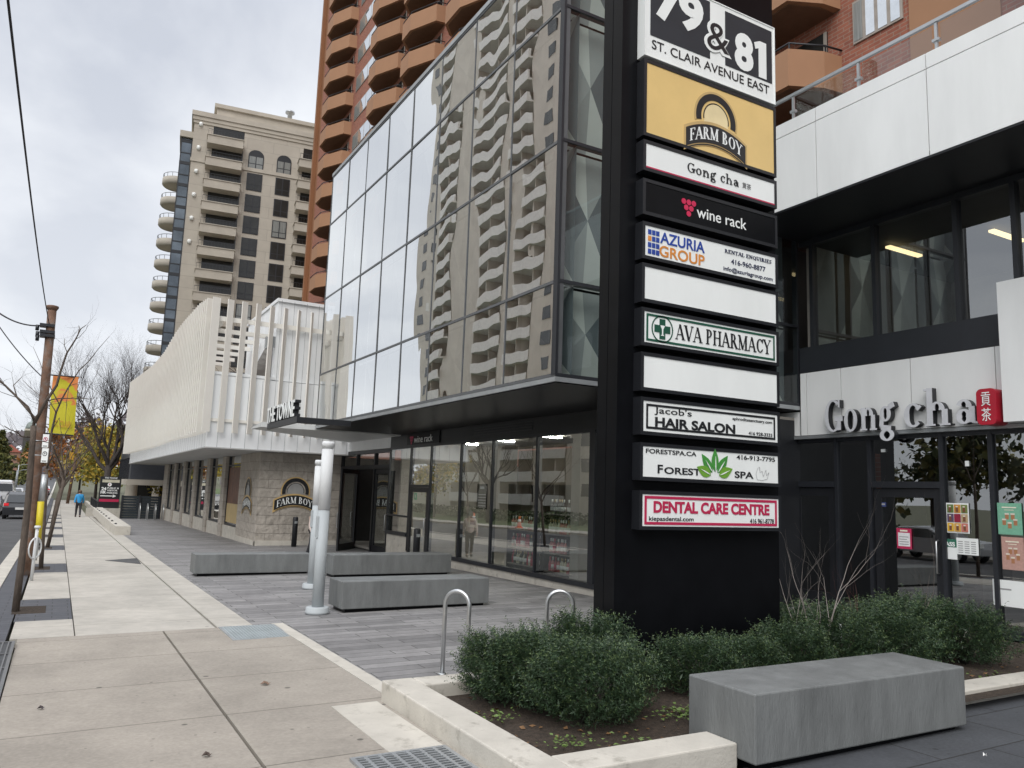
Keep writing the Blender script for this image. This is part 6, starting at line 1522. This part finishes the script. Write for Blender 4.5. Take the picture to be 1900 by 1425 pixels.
# ------------------------------------------------------------------ people
skin = mat('skin', (.50, .33, .25), .55)
def figure(name, label, loc, rz, h, pose, jm, tm, hm, hood=False):
    t = thing(name, label, 'person', loc, rz); s = h/1.72
    def skn(nm, V, E, Rd, m, par):
        me = bpy.data.meshes.new(nm); me.from_pydata([tuple(Vector(v)*s) for v in V], E, []); me.materials.append(m)
        ob = bpy.data.objects.new(nm, me); COL.objects.link(ob); ob.parent = par
        sk = ob.modifiers.new('skin', 'SKIN'); sk.use_smooth_shade = True
        lay = me.skin_vertices[0] if me.skin_vertices else None
        if lay is None:
            me.attributes  # the Skin modifier makes its layer itself
        for i, r_ in enumerate(Rd): me.skin_vertices[0].data[i].radius = (r_*s, r_*s)
        me.skin_vertices[0].data[0].use_root = True
        sb = ob.modifiers.new('sub', 'SUBSURF'); sb.levels = 1; sb.render_levels = 2
        return ob
    st = pose
    V = [(0, 0, .95), (0, 0, 1.18), (0, -.01, 1.40), (0, 0, 1.50), (0, .01, 1.58), (0, .02, 1.68)]; E = [(0, 1), (1, 2), (2, 3), (3, 4), (4, 5)]; Rd = [.145, .14, .15, .055, .09, .085]
    arms = {}
    def app(p, par, r_): V.append(p); Rd.append(r_); E.append((par, len(V)-1)); return len(V)-1
    legs = []
    for sx, d in ((-1, st), (1, -st)):
        hp_ = app((sx*.09, 0, .88), 0, .095); kn = app((sx*.10, d*.20+.03, .50), hp_, .06); an = app((sx*.10, d*.42-.06, .09), kn, .042); ft_ = app((sx*.105, d*.42+.10, .035), an, .04); legs.append((hp_, kn, an, ft_))
        sh = app((sx*.17, -.01, 1.40), 2, .07); el = app((sx*.24, -d*.10-.03, 1.13), sh, .048); wr = app((sx*.25, -d*.22+.05, .90), el, .033); pm = app((sx*.25, -d*.25+.07, .84), wr, .03)
        for q in range(4): f1 = app((sx*.25, -d*.25+.045+.02*q, .79), pm, .008); app((sx*(.245-.01), -d*.25+.05+.02*q, .755-.008*(q in (1, 2))), f1, .007)
        th = app((sx*.235, -d*.25+.115, .82), pm, .009); app((sx*.225, -d*.25+.13, .79), th, .008); arms[sx] = (sh, el, wr)
    body = skn('body', V, E, Rd, skin, t)
    # jacket: torso and sleeves
    Vj = [(0, 0, 1.16), (0, 0, .86), (0, -.01, 1.41), (0, 0, 1.49)]; Ej = [(0, 1), (0, 2), (2, 3)]; Rj = [.165, .17, .165, .075]
    for sx in (-1, 1):
        par = 2
        for i, r_ in zip(arms[sx], (.085, .066, .052)): Vj.append(V[i]); Rj.append(r_); Ej.append((par, len(Vj)-1)); par = len(Vj)-1
    skn('jacket', Vj, Ej, Rj, jm, t)
    Vt = [(0, 0, .93)]; Et = []; Rt_ = [.15]
    for l in legs:
        par = 0
        for i, r_ in zip(l[:3], (.11, .078, .06)): Vt.append(V[i]); Rt_.append(r_); Et.append((par, len(Vt)-1)); par = len(Vt)-1
    skn('trousers', Vt, Et, Rt_, tm, t)
    MB().lathe((0, -.0, 1.60*s), [(.08*s, -.05*s), (.108*s, 0), (.112*s, .06*s), (.09*s, .12*s), (.03*s, .15*s)], 14).build('hair', hm, t, local=True)
    for sx in (-.034, .034): MB().lathe((sx*s, .098*s, 1.60*s), [(.002, -.008), (.010*s, 0), (.002, .008)], 8, 'Y').build('eye', signk, t, local=True)
    MB().tri((-.014*s, .10*s, 1.56*s), (.014*s, .10*s, 1.56*s), (0, .125*s, 1.565*s)).tri((-.012*s, .1*s, 1.56*s), (0, .125*s, 1.565*s), (0, .1*s, 1.60*s)).tri((0, .125*s, 1.565*s), (.012*s, .1*s, 1.56*s), (0, .1*s, 1.60*s)).build('nose', skin, t, local=True)
    MB().box(-.022*s, .022*s, .088*s, .102*s, 1.522*s, 1.53*s).build('mouth', mat('lips', (.35, .13, .12), .5), t, local=True)
    for i, l in enumerate(legs):
        f = Vector(V[l[3]])*s; MB().cbox(f.x-.045*s, f.x+.045*s, f.y-.19*s, f.y+.09*s, .0, .09*s, .02).build('shoe', blackg, t, local=True)
    return t
p = G(147, 955); dk = mat('trouser_dark', (.03, .03, .035), .8)
figure('person', 'walker seen from behind in a bright blue hooded jacket and dark trousers', (1.30, 60, gz(1.3, 60)), R(2), 1.74, .8, mat('jacket_blue', (.03, .30, .62), .6), dk, mat('hair_brown', (.12, .075, .05), .7))
figure('person', 'small figure in a pale pink jacket half hidden behind the round columns', (6.42, 22.3, gz(6.4, 22.3)), R(200), 1.38, .5, mat('jacket_pink', (.62, .50, .45), .7), dk, mat('hair_black', (.02, .018, .018), .6))

# ------------------------------------------------------------------ across the street (seen in the mirror glass)
OX = -34.5
ob_ = thing('opposite_tower', 'pale stucco apartment tower with stacked balconies seen reflected in the mirror glass', 'building', (OX-9, 94, -.5))
Y0, Y1, HT_ = 66.5, 115, 84
bays = [(101.0, 109.5), (85.5, 94), (78.2, 83.6)]
MB().box(OX-18, OX-2.2, Y0, Y1, -2, HT_).build('tower_core', beigew, ob_)
segs = [(Y0, 78.2), (83.6, 85.5), (94, 101.0), (109.5, Y1)]
MB().box(OX-2.19, OX, *segs[0], -2, HT_).box(OX-2.19, OX, *segs[1], -2, HT_).box(OX-2.19, OX, *segs[2], -2, HT_).box(OX-2.19, OX, *segs[3], -2, HT_).build('tower_wall', beigew, ob_)
MB().box(OX-2.19, OX+.2, Y0, Y1, HT_+.01, HT_+1).build('tower_cap', beigew, ob_)
parap = mat('parapet_grey', (.80, .79, .74), .7, var=.08)
first = None
for bi, (a, c) in enumerate(bays):
    proto = None; z = .8
    while z < HT_-2:
        if proto is None:
            proto = MB().box(OX-2.19, OX+.25, a, c, z-.25, z).box(OX+.12, OX+.25, a, c, z+.001, z+1.05).build('balcony', parap, ob_)
            kids = [MB().box(OX-2.18, OX-2.12, a+.8, a+(c-a)*.45, z+.02, z+2.2).box(OX-2.18, OX-2.12, a+(c-a)*.52, c-.9, z+.02, z+2.2).build('balcony_door', winm, proto),
                    MB().box(OX-2.1, OX-.02, (a+c)/2-.08, (a+c)/2+.08, z+.002, z+2.7).build('balcony_divider', beigew, proto)]
            zb0 = z; z += 2.9; continue
        o = proto.copy(); COL.objects.link(o); o.location = proto.location+Vector((0, 0, z-zb0))
        for kd in kids: q = kd.copy(); COL.objects.link(q); q.parent = o
        z += 2.9
proto = None
for k in range(28):
    for yy in (112.2, 68.8, 74.2):
        if proto is None:
            proto = MB().box(OX+.002, OX+.05, 111.4, 113.0, 1.8, 3.3).build('tower_window', winm, ob_)
            continue
        o = proto.copy(); COL.objects.link(o); o.location = proto.location+Vector((0, yy-112.2, k*2.9))
hg = tag(None, None) if False else None
rr = random.Random(33); mb = MB(); ms = [mat('hedge_%d' % i, c, .8, var=.3) for i, c in enumerate([(.03, .05, .02), (.05, .07, .02), (.07, .09, .03)])]
for k in range(9000):
    p = Vector((rr.uniform(-22.5, -20.5), rr.uniform(30, 115), gz(-14, 70)*.0+.0)); p.z = gz(-14, p.y)+rr.uniform(.1, 1.15); s_ = rr.uniform(.05, .13); u = Vector((rr.gauss(0, 1), rr.gauss(0, 1), rr.gauss(0, 1))).normalized(); w = u.cross(Vector((rr.gauss(0, 1), rr.gauss(0, 1), 1))).normalized(); mb.cur = rr.randrange(3); mb.quad(p-u*s_, p-w*s_, p+u*s_, p+w*s_)
tag(mb.build('opposite_hedge', ms), kind='stuff')
leafy('yellow_tree', 'yellow autumn tree across the street seen in the shop glass', -17.5, 78, 9.5, 3.0, Ycol, 90, 2600, .22)
leafy('green_tree', 'dark tree across the street opposite the tea shop', -16.5, 25, 10, 4.2, Gcol, 91, 5000, .25, .22)
leafy('green_tree', 'second dark tree across the street nearer the pylon', -17, 36, 11, 4.2, Gcol, 93, 4500, .25, .2)
leafy('green_tree', 'third dark tree across the street seen beside the posters', -16.5, 10, 10, 4, Gcol, 94, 4500, .25, .22)
leafy('orange_tree', 'rusty tree across the street opposite the posters', -17.5, 17, 9.5, 3.6, [(.16, .10, .03), (.22, .12, .03), (.06, .07, .02)], 92, 3000, .25)
leafy('yellow_tree', 'yellow tree far across the street mirrored in the stone bay windows', -18, 168, 10, 4, Ycol, 95, 1800, .35)
leafy('orange_tree', 'orange tree far across the street mirrored in the stone bay windows', -18, 205, 11, 4.5, Ocol, 96, 1800, .4)
leafy('yellow_tree', 'second yellow tree across the street mirrored in the stone bay windows', -18, 142, 9, 3.6, Ycol, 97, 1800, .3)
for i, yy in enumerate((112, 124, 137)):
    btree(('first', 'second', 'third')[i]+' bare tree mirrored low in the sky glass', -20+i*.5, yy, 13.5, 120+i, 'bare trees mirrored in the glass', .28, 0, 3, 5, barkd, 'bare_tree', .35, .55, .3)
btree('dark trunked bare tree mirrored in the wine shop glass', -17.6, 66, 10, 130, None, .3, 0, 3, 4, barkd, 'bare_tree', .35, .5, .3)
for lab, y in (('orange traffic cone across the street nearer the trees', 60), ('orange traffic cone across the street by the hedge', 52)):
    t = thing('traffic_cone', lab, 'traffic cone', (-12.9, y, gz(-12.9, y)), group='orange traffic cones across the street')
    MB().box(-.25, .25, -.25, .25, 0, .05).lathe((0, 0, .05), [(.2, 0), (.05, .85), (.04, .86)], 14).build('cone_body', mat('cone_orange', (.85, .14, .03), .5), t, local=True)
    MB().lathe((0, 0, .05), [(.134, .4), (.1, .6)], 14).build('cone_band', signw, t, local=True)
